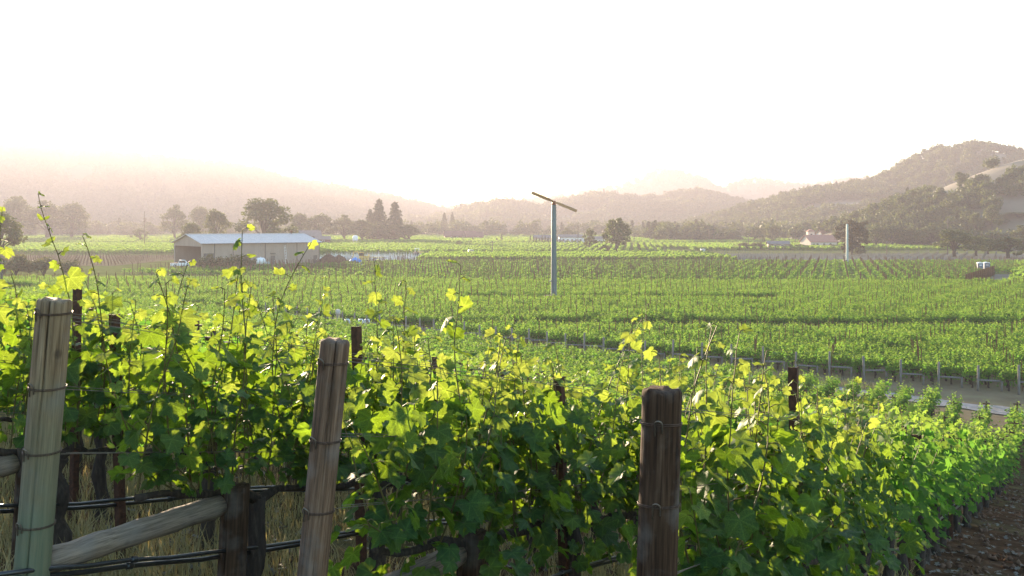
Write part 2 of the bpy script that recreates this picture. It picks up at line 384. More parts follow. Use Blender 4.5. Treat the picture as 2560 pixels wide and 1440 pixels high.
def sheet(name, x0, x1, y0, y1, mat, dz=.03, n=24, skew=0.0):
    xs = np.linspace(x0, x1, n); ys = np.linspace(y0, y1, n)
    X, Y = np.meshgrid(xs, ys); X = X + (Y - y0) * skew
    Z = ground_z(X, Y) + dz
    V = np.stack([X.ravel(), Y.ravel(), Z.ravel()], 1)
    i = np.arange(n - 1)[None, :] + np.arange(n - 1)[:, None] * n
    Fq = np.stack([i, i + 1, i + n + 1, i + n], -1).reshape(-1, 4)
    return tag(link(name, make_mesh(name, V, Fq, [mat], smooth=True)), kind='structure')

# ------------------------------------------------------------------ hills
def hill(name, prof, Yr, front, back, mat, nseed, rough=3.0, dx=8.0, label=None):
    """prof: (photo x, photo y) points of the ridge line as it stands at distance Yr"""
    xs_ = np.array([px(a, Yr) for a, b in prof]); hs = np.array([EYE + (560 - b) / F * Yr for a, b in prof])
    X = np.arange(xs_[0] - 2 * dx, xs_[-1] + 2 * dx, dx)
    Yv = np.concatenate([np.linspace(Yr - front, Yr, 26), np.linspace(Yr, Yr + back, 12)[1:]])
    def zf(X, Y):
        # the ridge wanders in depth
        yr = Yr + (fbm(X / 140, X * 0 + nseed, nseed) - .5) * front * .25
        h = np.interp(X, xs_, hs, left=-6, right=-6 if xs_[-1] < px(2600, Yr) else hs[-1])
        d = np.where(Y < yr, (yr - Y) / front, (Y - yr) / back)
        s = np.clip(1 - d, 0, 1); s = s * s * (3 - 2 * s) * .55 + s * .45
        n = (fbm(X / 60, Y / 60, nseed) - .5) * 2 * rough * (4 * s * (1 - s) + .12)
        gul = (np.abs(fbm(X / 90 + 5, Y / 200, nseed + 9) - .5) * 2) * rough * 1.6 * (s * (1 - s) * 4)
        return h * s + n - gul - 1.5 * (1 - s)
    tag(link(name, grid_mesh(name, X, Yv, zf, [mat])), kind='structure')
    return X, Yv, zf
HILLS = {}
HILLS['left'] = hill('hill_left', [(-260, 372), (0, 374), (100, 380), (200, 398), (300, 404), (480, 416), (600, 431), (700, 455), (800, 474), (900, 492), (1000, 512), (1120, 545), (1200, 580)], 2000, 760, 420, M['hill_wood'], 11, 8, 16)
HILLS['far'] = hill('hill_far', [(1000, 540), (1150, 522), (1290, 512), (1420, 500), (1500, 480), (1560, 468), (1640, 434), (1700, 438), (1740, 450), (1800, 484), (1840, 465), (1890, 454), (1950, 462), (2030, 472), (2100, 458), (2180, 452), (2300, 470), (2700, 480)], 2500, 460, 350, M['hill_wood'], 23, 5, 18)
HILLS['low'] = hill('hill_low', [(1080, 560), (1180, 532), (1260, 520), (1350, 532), (1440, 512), (1520, 500), (1600, 515), (1680, 505), (1745, 491), (1800, 506), (1860, 528), (1960, 535), (2080, 530), (2300, 560)], 1450, 330, 220, M['hill_wood'], 31, 5, 10)
HILLS['right'] = hill('hill_right', [(1700, 580), (1800, 548), (1900, 520), (2000, 491), (2100, 478), (2180, 462), (2230, 435), (2280, 408), (2330, 386), (2400, 371), (2450, 376), (2500, 389), (2540, 400), (2620, 430), (2800, 440)], 950, 340, 260, M['hill'], 41, 5, 7)
HILLS['near'] = hill('hill_near', [(2080, 585), (2170, 552), (2240, 525), (2300, 502), (2370, 472), (2440, 440), (2500, 416), (2560, 396), (2640, 375), (2800, 360)], 500, 150, 190, M['hill'], 53, 3, 4)

# ------------------------------------------------------------------ scattering of masses (stuff)
def scatter(name, pts, rz, scl, idx, protos, kind='stuff'):
    """points carrying instances of prototype meshes"""
    n = len(pts)
    me = bpy.data.meshes.new(name); me.vertices.add(n)
    me.vertices.foreach_set('co', np.asarray(pts, dtype=np.float32).ravel())
    a = me.attributes.new('rot', 'FLOAT_VECTOR', 'POINT')
    rv = np.zeros((n, 3), np.float32); rv[:, 2] = rz; a.data.foreach_set('vector', rv.ravel())
    a = me.attributes.new('scl', 'FLOAT_VECTOR', 'POINT')
    scl = np.asarray(scl, dtype=np.float32)
    if scl.ndim == 1: scl = np.repeat(scl[:, None], 3, 1)
    a.data.foreach_set('vector', scl.astype(np.float32).ravel())
    a = me.attributes.new('idx', 'INT', 'POINT'); a.data.foreach_set('value', np.asarray(idx, dtype=np.int32))
    o = link(name, me)
    pc = bpy.data.collections.new(name + '_kinds')
    for k, pm in enumerate(protos):
        po = bpy.data.objects.new('%s_kind_%02d' % (name, k), pm); pc.objects.link(po)
    ng = bpy.data.node_groups.new(name + '_nodes', 'GeometryNodeTree')
    ng.interface.new_socket('Geometry', in_out='INPUT', socket_type='NodeSocketGeometry')
    ng.interface.new_socket('Geometry', in_out='OUTPUT', socket_type='NodeSocketGeometry')
    N = ng.nodes; L = ng.links
    gi = N.new('NodeGroupInput'); go = N.new('NodeGroupOutput')
    ip = N.new('GeometryNodeInstanceOnPoints'); ci = N.new('GeometryNodeCollectionInfo')
    ci.inputs['Collection'].default_value = pc; ci.inputs['Separate Children'].default_value = True; ci.inputs['Reset Children'].default_value = True
    def attr(nm, dt):
        q = N.new('GeometryNodeInputNamedAttribute'); q.data_type = dt; q.inputs['Name'].default_value = nm
        return q.outputs['Attribute']
    L.new(gi.outputs[0], ip.inputs['Points']); L.new(ci.outputs[0], ip.inputs['Instance'])
    ip.inputs['Pick Instance'].default_value = True
    L.new(attr('idx', 'INT'), ip.inputs['Instance Index'])
    L.new(attr('rot', 'FLOAT_VECTOR'), ip.inputs['Rotation']); L.new(attr('scl', 'FLOAT_VECTOR'), ip.inputs['Scale'])
    L.new(ip.outputs[0], go.inputs[0])
    md = o.modifiers.new('scatter', 'NODES'); md.node_group = ng
    if kind: o['kind'] = kind
    return o

# ------------------------------------------------------------------ leaves
def leaf_template(kind):
    if kind == 'hi':
        pol = [(0, 1.0), (10, .84), (17, .87), (26, .71), (36, .84), (42, .81), (52, .95), (63, .81), (70, .82), (80, .66), (94, .76), (108, .80), (122, .66), (136, .66), (150, .52), (166, .36)]
    elif kind == 'mid':
        pol = [(0, 1.0), (25, .66), (50, .95), (80, .6), (110, .8), (150, .55)]
    else:
        pol = [(0, 1.0), (50, .9), (115, .75)]
    full = [(-a, r) for a, r in reversed(pol[1:])] + pol
    V = [(0, 0, 0)]
    for a, r in full:
        x = r * math.sin(R(a)) * .60; y = r * math.cos(R(a)) * .60
        z = -.10 * r * r + .10 * abs(x) + (.05 * math.sin(R(a) * 5) * r if kind == 'hi' else 0)
        V.append((x, y + .0, z))
    n = len(full)
    Fc = np.array([(0, i + 1, i) for i in range(1, n)])
    return np.array(V), Fc
LT = {k: leaf_template(k) for k in ('hi', 'mid', 'low')}

def leaf_rot(out, nrm):
    """rotation with +y = tip direction, +z = upper face"""
    y = out / np.linalg.norm(out, axis=-1, keepdims=True)
    x = np.cross(y, nrm); x /= np.maximum(np.linalg.norm(x, axis=-1, keepdims=True), 1e-6)
    z = np.cross(x, y)
    return np.stack([x, y, z], -1)          # columns

def leaves_mesh(name, pos, rot, size, tone, kind, mat, curl=None):
    V0, F0 = LT[kind]; n = len(pos); nv = len(V0)
    T = np.repeat(V0[None], n, 0)
    if curl is not None: T[:, :, 2] += curl[:, None] * (T[:, :, 0] ** 2 + .6 * T[:, :, 1] ** 2)
    V = np.einsum('nij,nkj->nki', rot, T) * size[:, None, None] + pos[:, None, :]
    Fc = (F0[None] + (np.arange(n) * nv)[:, None, None]).reshape(-1, 3)
    return make_mesh(name, V.reshape(-1, 3), Fc, [mat], tone=np.repeat(tone, nv), smooth=False, luv=np.tile(V0, (n, 1)) if kind == 'hi' else None)

def grow_vine(rng, L=1.15, shoots=13, fill=120, top=1.9, low=.62, extra=(), width=.2, slope=0.0, trunk_h=.74, big=1.0):
    """one grapevine: trunk, cordon, shoots and leaves. local x along the row, z up"""
    stems = []          # (points, radii)
    P = []; ROT_O = []; ROT_N = []; SZ = []; TN = []
    specs = []
    for i in range(shoots):
        x0 = (i + .5) / shoots * L - L / 2 + rng.uniform(-.05, .05)
        ln = rng.uniform(.68, 1.06) * (top - trunk_h)
        specs.append((x0, ln, rng.normal(0, .10), rng.normal(0, .16)))
    for e in extra: specs.append(e)
    for x0, ln, lx, ly in specs:
        p = np.array([x0, rng.uniform(-.05, .05), trunk_h + .04 + slope * x0])
        d = np.array([lx, ly, 1.0]); d /= np.linalg.norm(d)
        n = max(6, int(ln / .075)); step = ln / n
        pts = [p.copy()]; az = rng.uniform(0, 6.28)
        for k in range(n):
            d = d + np.array([rng.normal(0, .05), rng.normal(0, .06), 0.0])
            d[1] -= .10 * p[1]                       # catch wires hold the shoots in
            d /= np.linalg.norm(d)
            p = p + d * step; pts.append(p.copy())
            s = (k + 1) / n
            az += math.pi + rng.normal(0, .5)
            o = np.array([math.cos(az) * .7, math.sin(az) * 1.2, rng.uniform(-.1, .5)]); o /= np.linalg.norm(o)
            pl = rng.uniform(.05, .10) * (1.2 - .7 * s)
            q = p + o * pl
            tip = np.array([o[0], o[1], rng.uniform(-1.3, .1) + .7 * max(0, s - .7)])
            nn = np.array([o[0] * .5 + rng.normal(0, .45), o[1] * .8 + rng.normal(0, .45), rng.uniform(.2, 1.1)])
            sz = (.122 + rng.normal(0, .03)) * (1.0 if s < .7 else 1.0 - 1.7 * (s - .7)) * big
            P.append(q); ROT_O.append(tip); ROT_N.append(nn); SZ.append(max(sz, .04))
            TN.append(np.clip((s - .45) * 1.3 + rng.normal(0, .12), 0, 1))
            stems.append(([p, (p + q) / 2 + np.array([0, 0, .008]), q], [.0028, .0024, .002], 3))
        r0 = rng.uniform(.0045, .0065)
        stems.append((pts, list(np.linspace(r0, .0022, len(pts))), 5))
    for i in range(int(fill)):
        z = trunk_h + rng.uniform(low - trunk_h, (top - trunk_h) * .72)
        y = rng.normal(0, width); y = np.clip(y, -.45, .45)
        x = rng.uniform(-L / 2 - .08, L / 2 + .08)
        P.append(np.array([x, y, z + slope * x]))
        sg = 1 if y > 0 else -1
        ROT_O.append(np.array([rng.normal(0, .5), sg * rng.uniform(.2, 1), rng.uniform(-1.6, .1)]))
        ROT_N.append(np.array([rng.normal(0, .5), sg * rng.uniform(.1, 1), rng.uniform(.1, 1)]))
        SZ.append(max(.05, rng.normal(.125, .025)) * big); TN.append(np.clip(rng.normal(.08, .12), 0, .6))
    P = np.array(P); rot = leaf_rot(np.array(ROT_O), np.array(ROT_N)); SZ = np.array(SZ); TN = np.array(TN)
    # trunk and cordon
    tr = []; rr = []
    bx, by = rng.uniform(-.05, .05), rng.uniform(-.04, .04)
    for k in range(9):
        s = k / 8
        tr.append((bx * (1 - s) + rng.normal(0, .014), by * (1 - s) + rng.normal(0, .014), -.06 + s * (trunk_h + .04)))
        rr.append((.058 - .018 * s + .016 * abs(s - .55) + rng.uniform(-.008, .012)) * 1.0)
    rr[-1] = .06; rr[-2] = .055
    arms = []
    for sg in (-1, 1):
        a = [(0, 0, trunk_h - .04)]; ar = [.036]
        for k in range(1, 6):
            x = sg * k / 5 * L / 2
            a.append((x, rng.normal(0, .012), trunk_h + .015 + slope * x + rng.normal(0, .012))); ar.append(.026 - .002 * k + rng.uniform(-.004, .006))
        arms.append((a, ar))
    return dict(stems=stems, P=P, rot=rot, size=SZ, tone=TN, trunk=(tr, rr), arms=arms, curl=rng.normal(0, .7, len(P)))

# ------------------------------------------------------------------ near block of vines on the slope
# row k leaves its end post at (0.54 - 1.33 k, 3.7 + 0.4 k)
def row_start(k): return np.array([0.54 - 1.33 * k, 3.70 + 0.40 * k])
def row_point(k, t):
    q = row_start(k) + ROW * t
    return np.array([q[0], q[1], float(ground_z(q[0], q[1]))])
P_END = -2.35                        # rows stop here, short of the track
VSP = 1.15 / 1.103                   # vine spacing in t
def row_end_t(k):
    s = row_start(k); return (plane_p(s[0], s[1]) - P_END) / (GA * ROW[0] + GB * ROW[1])

def row_slope(X, Y, e=.5):
    a = float(ground_z(X + ROW_U[0] * e, Y + ROW_U[1] * e)); b = float(ground_z(X - ROW_U[0] * e, Y - ROW_U[1] * e))
    return (a - b) / (2 * e)

near_vines = []                      # (x, y, z, row, number in the row)
for k in range(0, 92):
    if k == -1: s = row_start(-1) + np.array([1.15, -.1])       # a wider gap before this one
    else: s = row_start(k)
    t0 = 0.62; te = row_end_t(k) - (2.8 if k < 3 else 0)
    if k < 4: t0 = {0: 1.15, 1: 1.12, 2: 1.22, 3: 1.25, -1: 33.0}[k]
    n = 0; t = t0
    while t < te:
        q = s + ROW * t
        if in_view(q[0], q[1], .10):
            near_vines.append((q[0] + RNG.normal(0, .02), q[1] + RNG.normal(0, .03), 0.0, k, n))
        n += 1; t += VSP * (1.25 if k > 22 else 1.0)
near_vines = [(x, y, float(ground_z(x, y)), k, n) for x, y, z, k, n in near_vines]
near_vines.sort(key=lambda v: v[0] ** 2 + v[1] ** 2)

POST_NAME = {0: 'the dark upright post', 1: 'the middle leaning post', 2: 'the green-stained leaning post', 3: 'the post just off the left edge', 4: 'the second post off the left edge'}
ORD = ['first', 'second', 'third', 'fourth', 'fifth', 'sixth', 'seventh', 'eighth', 'ninth', 'tenth', 'eleventh', 'twelfth', 'thirteenth', 'fourteenth']

# single leaf meshes shared by the leaf objects
LEAF_MESH = []
for v in range(4):
    for tn in (.02, .2, .45, .75):
        V0, F0 = LT['hi']; V = V0.copy(); r_ = np.random.default_rng(v)
        V[:, 2] += r_.normal(0, .35) * V[:, 0] ** 2 + r_.normal(0, .3) * V[:, 1] ** 2
        V[1:, :2] *= (1 + r_.normal(0, .05, (len(V) - 1, 1)))
        LEAF_MESH.append((v, tn, make_mesh('leaf', V, F0, [M['leaf']], tone=np.full(len(V), tn), luv=V0)))
def leaf_mesh_for(tone, rng):
    c = [m for v, t, m in LEAF_MESH if v == rng.integers(0, 4)] or [LEAF_MESH[0][2]]
    return c

LEAVES_PER_HERO = 46
tall = {(2, 0): [(-.2, 1.45, .05, -.02), (.30, 1.5, -.12, .05), (-.5, .75, -.9, -.25), (-.7, .9, -.55, -.1), (-.6, .6, -1.5, -.2), (-.3, .8, -.8, -.6)], (2, 1): [(.05, 1.5, -.10, .0), (.25, 1.45, -.18, .05)],
        (3, 0): [(.1, 1.62, .10, 0), (.35, 1.4, 0, 0)], (1, 0): [(-.7, .8, -.6, -.2), (-.7, .5, -1.6, -.3), (-.4, .8, -.5, -.7), (-.1, 1.4, .1, 0)], (0, 0): [(-.7, .7, -.5, -.4), (-.6, .5, -1.2, -.8), (-.2, .7, -.3, -1.0), (.2, .6, 0, -1.4)], (1, 1): [(.2, 1.35, .25, .05)], (1, 2): [(.1, 1.5, .2, .0), (-.3, 1.3, 0, 0)], (0, 2): [(.3, 1.35, .1, 0)],
        (4, 1): [(.2, 1.5, .0, 0)], (3, 2): [(.2, 1.45, -.1, 0)]}
def hero_vine(x, y, z, k, n, seed):
    rng = np.random.default_rng(seed)
    f1 = n == 0 and k < 3
    g = grow_vine(rng, L=1.15 if not f1 else 1.75, shoots=18 if f1 else 12, fill=(75 if k > 1 else 130) * (1.6 if f1 else 1) * rng.uniform(.7, 1.3), top=(1.78 if k >= 2 else 1.86) + rng.normal(0, .06), low=(.76 if k >= 2 else .52) + rng.normal(0, .08), extra=tall.get((k, n), ()), slope=row_slope(x, y), width=.19)
    t = thing('grapevine', 'leafy grapevine, %s behind %s' % (ORD[min(n, 13)], POST_NAME[k]), 'grapevine', (x, y, z), (0, 0, ROW_ANG), 'grapevines in the near rows')
    mb = MB(); mb.tube(g['trunk'][0], g['trunk'][1], 9)
    me = mb.mesh('trunk', M['bark'], True); link('trunk', me, t)
    for a, ar in g['arms']:
        mb = MB(); mb.tube(a, ar, 7); mb.build('cordon_arm', M['bark'], t, True)
    mb = MB()
    for pts, rad, nn in g['stems']: mb.tube(pts, rad, nn, cap=False)
    mb.build('shoots', M['stem'], t, True)['kind'] = 'stuff'
    # the leaves that show largest are objects of their own
    c, s_ = math.cos(ROW_ANG), math.sin(ROW_ANG)
    W = np.stack([x + g['P'][:, 0] * c - g['P'][:, 1] * s_, y + g['P'][:, 0] * s_ + g['P'][:, 1] * c, z + g['P'][:, 2]], 1)
    ux = W[:, 0] / W[:, 1] * F + 1280; uy = 560 + (EYE - W[:, 2]) / W[:, 1] * F
    vis = (ux > -20) & (ux < 2580) & (uy < 1460)
    score = np.where(vis, g['size'] / W[:, 1] - 1e-3 * 0, 0) + np.where(vis, (-(g['P'][:, 1]) * -.0) + (.02 / np.maximum(np.linalg.norm(W - np.array([0, 0, EYE]), axis=1) - np.hypot(x, y) + 1.4, .4)), 0)
    order = np.argsort(-score); solo = order[:min(LEAVES_PER_HERO, int(vis.sum()))]
    mask = np.ones(len(W), bool); mask[solo] = False
    lm = leaves_mesh('foliage', g['P'][mask], g['rot'][mask], g['size'][mask], g['tone'][mask], 'hi', M['leaf'], g['curl'][mask])
    link('foliage', lm, t)['kind'] = 'stuff'
    tones = np.array([.02, .2, .45, .75])
    for i in solo:
        v = int(rng.integers(0, 4)); ti = int(np.argmin(np.abs(tones - g['tone'][i])))
        me = LEAF_MESH[v * 4 + ti][2]
        m4 = Matrix.Identity(4)
        for a in range(3):
            for b in range(3): m4[a][b] = float(g['rot'][i][a][b] * g['size'][i])
            m4[a][3] = float(g['P'][i][a])
        o = bpy.data.objects.new('leaf', me); COL.objects.link(o); o.parent = t; o.matrix_local = m4
    return t

# prototype vines for the rest
def proto_vine(seed, kind, L=1.15, shoots=11, fill=80, top=1.85, low=.5, mat='leaf_mid', width=.2, big=1.1, stems=True, trunk_h=.74, tone_add=0.0):
    rng = np.random.default_rng(seed)
    g = grow_vine(rng, L=L, shoots=shoots, fill=fill, top=top, low=low, width=width, big=big, trunk_h=trunk_h)
    tr = MB(); tr.tube(g['trunk'][0], g['trunk'][1], 6)
    for a, ar in g['arms']: tr.tube(a, ar, 5)
    if stems:
        for pts, rad, nn in g['stems']:
            if nn == 5: tr.tube(pts[::3], rad[::3], 3, mi=1, cap=False)
    trm = tr.mesh('trunk', [M['bark'], M['stem']], True)
    lv = leaves_mesh('foliage', g['P'], g['rot'], g['size'], np.clip(g['tone'] + tone_add, 0, 1), kind, M[mat], g['curl'])
    return trm, lv

def join_meshes(name, a, b):
    """trunk + foliage as one prototype for the far mass"""
    V = []; Fc = []; mi = []; mats = []; tone = []
    for me in (a, b):
        off = len(V); mo = len(mats); mats += list(me.materials)
        V += [tuple(v.co) for v in me.vertices]
        at = me.attributes.get('tone')
        tone += [d.value for d in at.data] if at else [0.0] * len(me.vertices)
        for p in me.polygons: Fc.append(tuple(i + off for i in p.vertices)); mi.append(p.material_index + mo)
    return make_mesh(name, V, Fc, mats, mi, tone=tone)

HERO_LIMIT = 9.4
heroes = [v for v in near_vines if v[3] in (0, 1, 2, 3, 4) and math.hypot(v[0], v[1]) < HERO_LIMIT]
hs = set((v[3], v[4]) for v in heroes)
for i, v in enumerate(heroes): hero_vine(*v, seed=100 + i)
rest = [v for v in near_vines if (v[3], v[4]) not in hs]
N_NEAR_SOLO = 215
solo, mass = rest[:N_NEAR_SOLO], rest[N_NEAR_SOLO:]
PV = [proto_vine(500 + i, 'mid', shoots=11, fill=60 + 12 * i, top=1.74 + .03 * (i % 4)) for i in range(7)]
protos_solo = []
for i, v in enumerate(solo):
    x, y, z, k, n = v
    t = thing('grapevine', '%s grapevine down the %s' % (ordinal(n + 1), 'row of the dark upright post' if k == 0 else '%s row left of the dark post' % ordinal(k)), 'grapevine', (x, y, z),
              (0, 0, ROW_ANG + (math.pi if RNG.random() < .5 else 0) + RNG.normal(0, .06)), 'grapevines farther down the near slope')
    t.scale = (1, RNG.uniform(.9, 1.15), RNG.uniform(.86, 1.0) + (.07 if k < 3 else 0))
    a, b = PV[i % len(PV)]
    link('trunk', a, t); link('foliage', b, t)
PVL = [join_meshes('vine', *proto_vine(600 + i, 'mid', shoots=10, fill=70, stems=False, big=1.25)) for i in range(6)]
mp = np.array([[v[0], v[1], v[2]] for v in mass])
tag(scatter('near_slope_vines', mp, ROW_ANG + RNG.integers(0, 2, len(mp)) * math.pi + RNG.normal(0, .05, len(mp)), np.stack([np.full(len(mp), 1.08), RNG.uniform(.9, 1.2, len(mp)), RNG.uniform(.80, .96, len(mp))], 1), RNG.integers(0, 6, len(mp)), PVL),
    'distant rows of grapevines lower on the near slope above the gravel track', 'grapevines')

# ------------------------------------------------------------------ foreground end posts
def post_mesh(h, r, seed, cracks=(), top_round=.012, n=44, rows=40, taper=.04):
    rng = np.random.default_rng(seed)
    ang = np.linspace(0, 2 * math.pi, n, endpoint=False).tolist()
    for c in cracks:
        w = .085
        ang += [c - w, c - w * .45, c, c + w * .45, c + w]
    ang = sorted(a % (2 * math.pi) for a in ang); na = len(ang)
    lob = [rng.normal(0, .006) for _ in range(6)]
    V = []
    zs = list(np.linspace(-.35, h - top_round, rows)) + [h - top_round * .4, h]
    for zi, z in enumerate(zs):
        rr = r * (1 + taper * (1 - z / h))
        if zi == rows: rr -= top_round * .25
        if zi == rows + 1: rr -= top_round * .8
        for a in ang:
            q = rr * (1 + lob[0] * math.cos(2 * a + 1) + lob[1] * math.cos(3 * a + z * 1.5) + lob[2] * math.cos(5 * a + z) * .5)
            for ci, c in enumerate(cracks):
                cc = c + .10 * math.sin(z * 1.7 + ci) * .5
                d = abs((a - c + math.pi) % (2 * math.pi) - math.pi)
                if d < .02: q -= .022 * (.6 + .4 * math.sin(z * 5 + ci * 2))
                elif d < .05: q -= .009 * (.6 + .4 * math.sin(z * 5 + ci * 2))
            V.append((q * math.cos(a), q * math.sin(a), z + (.004 * math.sin(a * 3 + seed) + .003 * math.sin(a * 7 + seed * 2) if zi >= rows else 0)))
    k = len(zs)
    Fc = [(i * na + j, i * na + (j + 1) % na, (i + 1) * na + (j + 1) % na, (i + 1) * na + j) for i in range(k - 1) for j in range(na)]
    V.append((0, 0, h - .002)); Fc += [((k - 1) * na + j, (k - 1) * na + (j + 1) % na, len(V) - 1) for j in range(na)]
    return V, Fc

def add_staple(parent, r, a, z):
    """bent U of galvanised wire standing off the post, legs down"""
    mb = MB(); P = []
    c, s_ = math.cos(a), math.sin(a); tx, ty = -s_, c
    for q in np.linspace(-1, 1, 9):
        ph = q * math.pi / 2
        w = .013 * math.sin(ph); zz = z + .012 + .014 * math.cos(ph); ro = r + .006 + .016 * math.cos(ph) * .8
        P.append((c * ro + tx * w, s_ * ro + ty * w, zz))
    P = [(P[0][0] - c * .004, P[0][1] - s_ * .004, z - .035)] + P + [(P[-1][0] - c * .004, P[-1][1] - s_ * .004, z - .02)]
    mb.tube(P, .0032, 6); return mb.build('staple', M['wire'], parent, True)

def end_post(k, h, r, mat, lean_x, lean_y, cracks, wraps, label, seed, brace=True, staple_a=-1.9):
    b = row_point(k, 0); b[0] -= math.sin(lean_x) * h * .62
    t = thing('trellis_end_post', label, 'post', tuple(b), (0, 0, 0), 'end posts of the near rows')
    V, Fc = post_mesh(h, r, seed, cracks)
    po = link('post', make_mesh('post', V, Fc, [mat], smooth=False), t)
    for pl in po.data.polygons: pl.use_smooth = True
    po.rotation_euler = (lean_y, lean_x, 0)
    for wz in wraps:
        z = h - wz; rr = r * (1 + .04 * (1 - z / h)) + .0025
        mb = MB(); P = [(rr * 1.02 * math.cos(a), rr * 1.02 * math.sin(a), z + .006 * math.sin(a + seed)) for a in np.linspace(0, 2 * math.pi, 33)]
        mb.tube(P, .0022, 5, cap=False); P2 = [(p[0] * 1.01, p[1] * 1.01, p[2] + .006) for p in P]; mb.tube(P2, .002, 5, cap=False)
        mb.build('wire_wrap', M['wire_rust'], po, True)
        add_staple(po, rr, staple_a, z)
    if brace:
        # short anchor post down the row and the rail between them
        T = 1.02; q = row_point(k, T) - b
        az = .93 - .05
        V2, F2 = post_mesh(q[2] * 0 + .80, .075, seed + 5, (4.4,))
        ap = link('anchor_post', make_mesh('anchor_post', V2, F2, [M['wood_dark']], smooth=True), t, tuple(q)); ap.rotation_euler = (0, R(3), 0)
        d = np.array([q[0], q[1], q[2] + .70]) - np.array([0, 0, .46]); d_len = float(np.linalg.norm(d)); d /= d_len
        mb = MB(); n = 14
        st = np.array([0, 0, .46]) + d * .085
        L_ = d_len - .15
        mb.tube([(i / n * L_, .002 * math.sin(i * 1.3), .002 * math.cos(i * 1.7)) for i in range(n + 1)], [.060 + .003 * math.sin(i * 2.1) for i in range(n + 1)], 20)
        ro = mb.build('brace_rail', M['wood_rail'], t, True, loc=tuple(st))
        ro.rotation_euler = Vector(d).to_track_quat('X', 'Z').to_euler()
    return t
end_post(2, 1.685, .0745, M['wood_green'], R(4.8), R(0), (4.85,), (.063, .40, .69, 1.02), 'green-stained weathered wooden end post leaning right, at the far left', 1, staple_a=4.25)
end_post(1, 1.685, .060, M['wood'], R(5.6), R(0), (4.95, 3.1), (.10, .42, .71, 1.05), 'grey-brown leaning wooden end post in the middle, steel stake behind its top', 2, staple_a=4.1)
end_post(0, 1.675, .073, M['wood_dark'], R(1.6), R(0), (1.2,), (.13, .43, .80), 'thick dark upright wooden end post, lowest and furthest to the right', 3, staple_a=4.45, brace=False)
end_post(3, 1.70, .070, M['wood'], R(4), R(0), (4.7,), (.1, .4), 'weathered end post off the left edge whose brace rail shows', 4)

# trellis wires and drip hoses of the front rows
def wire_path(k, h, t0, t1, n=30, sag=.0, jit=.004, side=0.0, seed=0):
    rng = np.random.default_rng(seed); P = []
    for i in range(n + 1):
        s = i / n; t = t0 + (t1 - t0) * s; q = row_point(k, t)
        P.append((q[0] + PERP[0] * side + rng.normal(0, jit), q[1] + PERP[1] * side, q[2] + h - sag * math.sin(s * math.pi * 5) ** 2 + rng.normal(0, jit)))
    return P
WNAME = ['top', 'second', 'third', 'lowest']
for k in (0, 1, 2, 3):
    nm = POST_NAME[k]
    for wi, (h, sd_) in enumerate(((1.60, .03), (1.28, -.03), (.98, .02))):
        P = wire_path(k, h, .07, 14, 26, 0, .003, sd_, k * 7 + wi)
        mb = MB(); mb.tube(P, .0018, 5)
        P2 = wire_path(k, h + .012, .07, 14, 26, 0, .003, sd_ + .03, k * 7 + wi + 50); mb.tube(P2, .0015, 5)
        tag(mb.build('trellis_wire', M['wire'], None, True), '%s trellis wires strung from %s' % (WNAME[wi], nm), 'wire', 'trellis wires of the near rows')
    for hi_, (h, sd_, rad) in enumerate(((.47, .02, .011), (.435, -.015, .013))):
        P = wire_path(k, h, -.25 if k == 2 else .05, 13, 60, .035, .004, sd_, k * 11 + hi_)
        mb = MB(); mb.tube(P, rad, 8)
        ho = mb.build('irrigation_hose', M['hose'], None, True)
        tag(ho, '%s black irrigation hose along the row from %s' % (['upper', 'lower'][hi_], nm), 'hose', 'drip hoses of the near rows')
        for ti in (3, 9, 16, 24, 33):
            a, b_ = Vector(P[ti]), Vector(P[ti + 1]); d = (b_ - a).normalized()
            mb = MB(); mb.tube([a + d * q for q in (0, .006, .012, .03, .036, .042)], [rad + .001, rad + .006, rad + .006, rad + .006, rad + .006, rad + .001], 8)
            mb.build('hose_clip', M['hose'], ho, True)
# wires tied back from the dark post to the right row
for j, (h0, h1, tt) in enumerate(((.955, 1.02, 1.1), (.93, .93, 1.3), (.62, .60, 1.4))):
    a = row_point(0, .06); b_ = row_point(0, tt)
    mb = MB(); mb.tube([(a[0], a[1], a[2] + h0), ((a[0] + b_[0]) / 2, (a[1] + b_[1]) / 2, (a[2] + b_[2]) / 2 + (h0 + h1) / 2 - .01), (b_[0], b_[1], b_[2] + h1)], .0025, 5)
    tag(mb.build('guy_wire', M['wire'], None, True), ['upper of two slack pale wires tied to the dark upright post', 'lower of two slack pale wires tied to the dark upright post', 'slack pale wire low on the dark upright post'][j], 'wire', 'wires tied to the dark post')

# line posts: rusty angle-iron stakes, most with a cross arm
def angle_iron(h, w=.05, th=.006):
    mb = MB(); mb.box((0, -w / 2 + th / 2, h / 2 - .15), (w, th, h + .3)); mb.box((-w / 2 + th / 2, th / 2 + .001, h / 2 - .15), (th, w - th, h + .3))
    for z in np.arange(.5, h - .05, .16): mb.box((w * .18, -w / 2 - .004, z), (.018, .008, .03))
    return mb.mesh('stake', M['rust'])
STK = angle_iron(1.82)
def cross_arm():
    mb = MB(); L_ = .34
    mb.box((0, 0, 0), (.006, L_, .045)); mb.box((.018, 0, .0245), (.03, L_, .004)); mb.box((.018, 0, -.0245), (.03, L_, .004))
    for y in (-.15, -.09, .09, .15): mb.box((-.008, y, .008), (.010, .012, .03))
    return mb.mesh('cross_arm', M['rust'])
ARM = cross_arm()
lp = []
for k in range(0, 40):
    t = (1.65 if k == 3 else 2.1) if k < 4 else 2.1 + (k % 3) * .4; i = 0
    while t < row_end_t(k):
        q = row_point(k, t)
        if in_view(q[0], q[1], .0): lp.append((q, k, i))
        t += 5.1 / 1.103; i += 1
lp.sort(key=lambda e: e[0][0] ** 2 + e[0][1] ** 2)
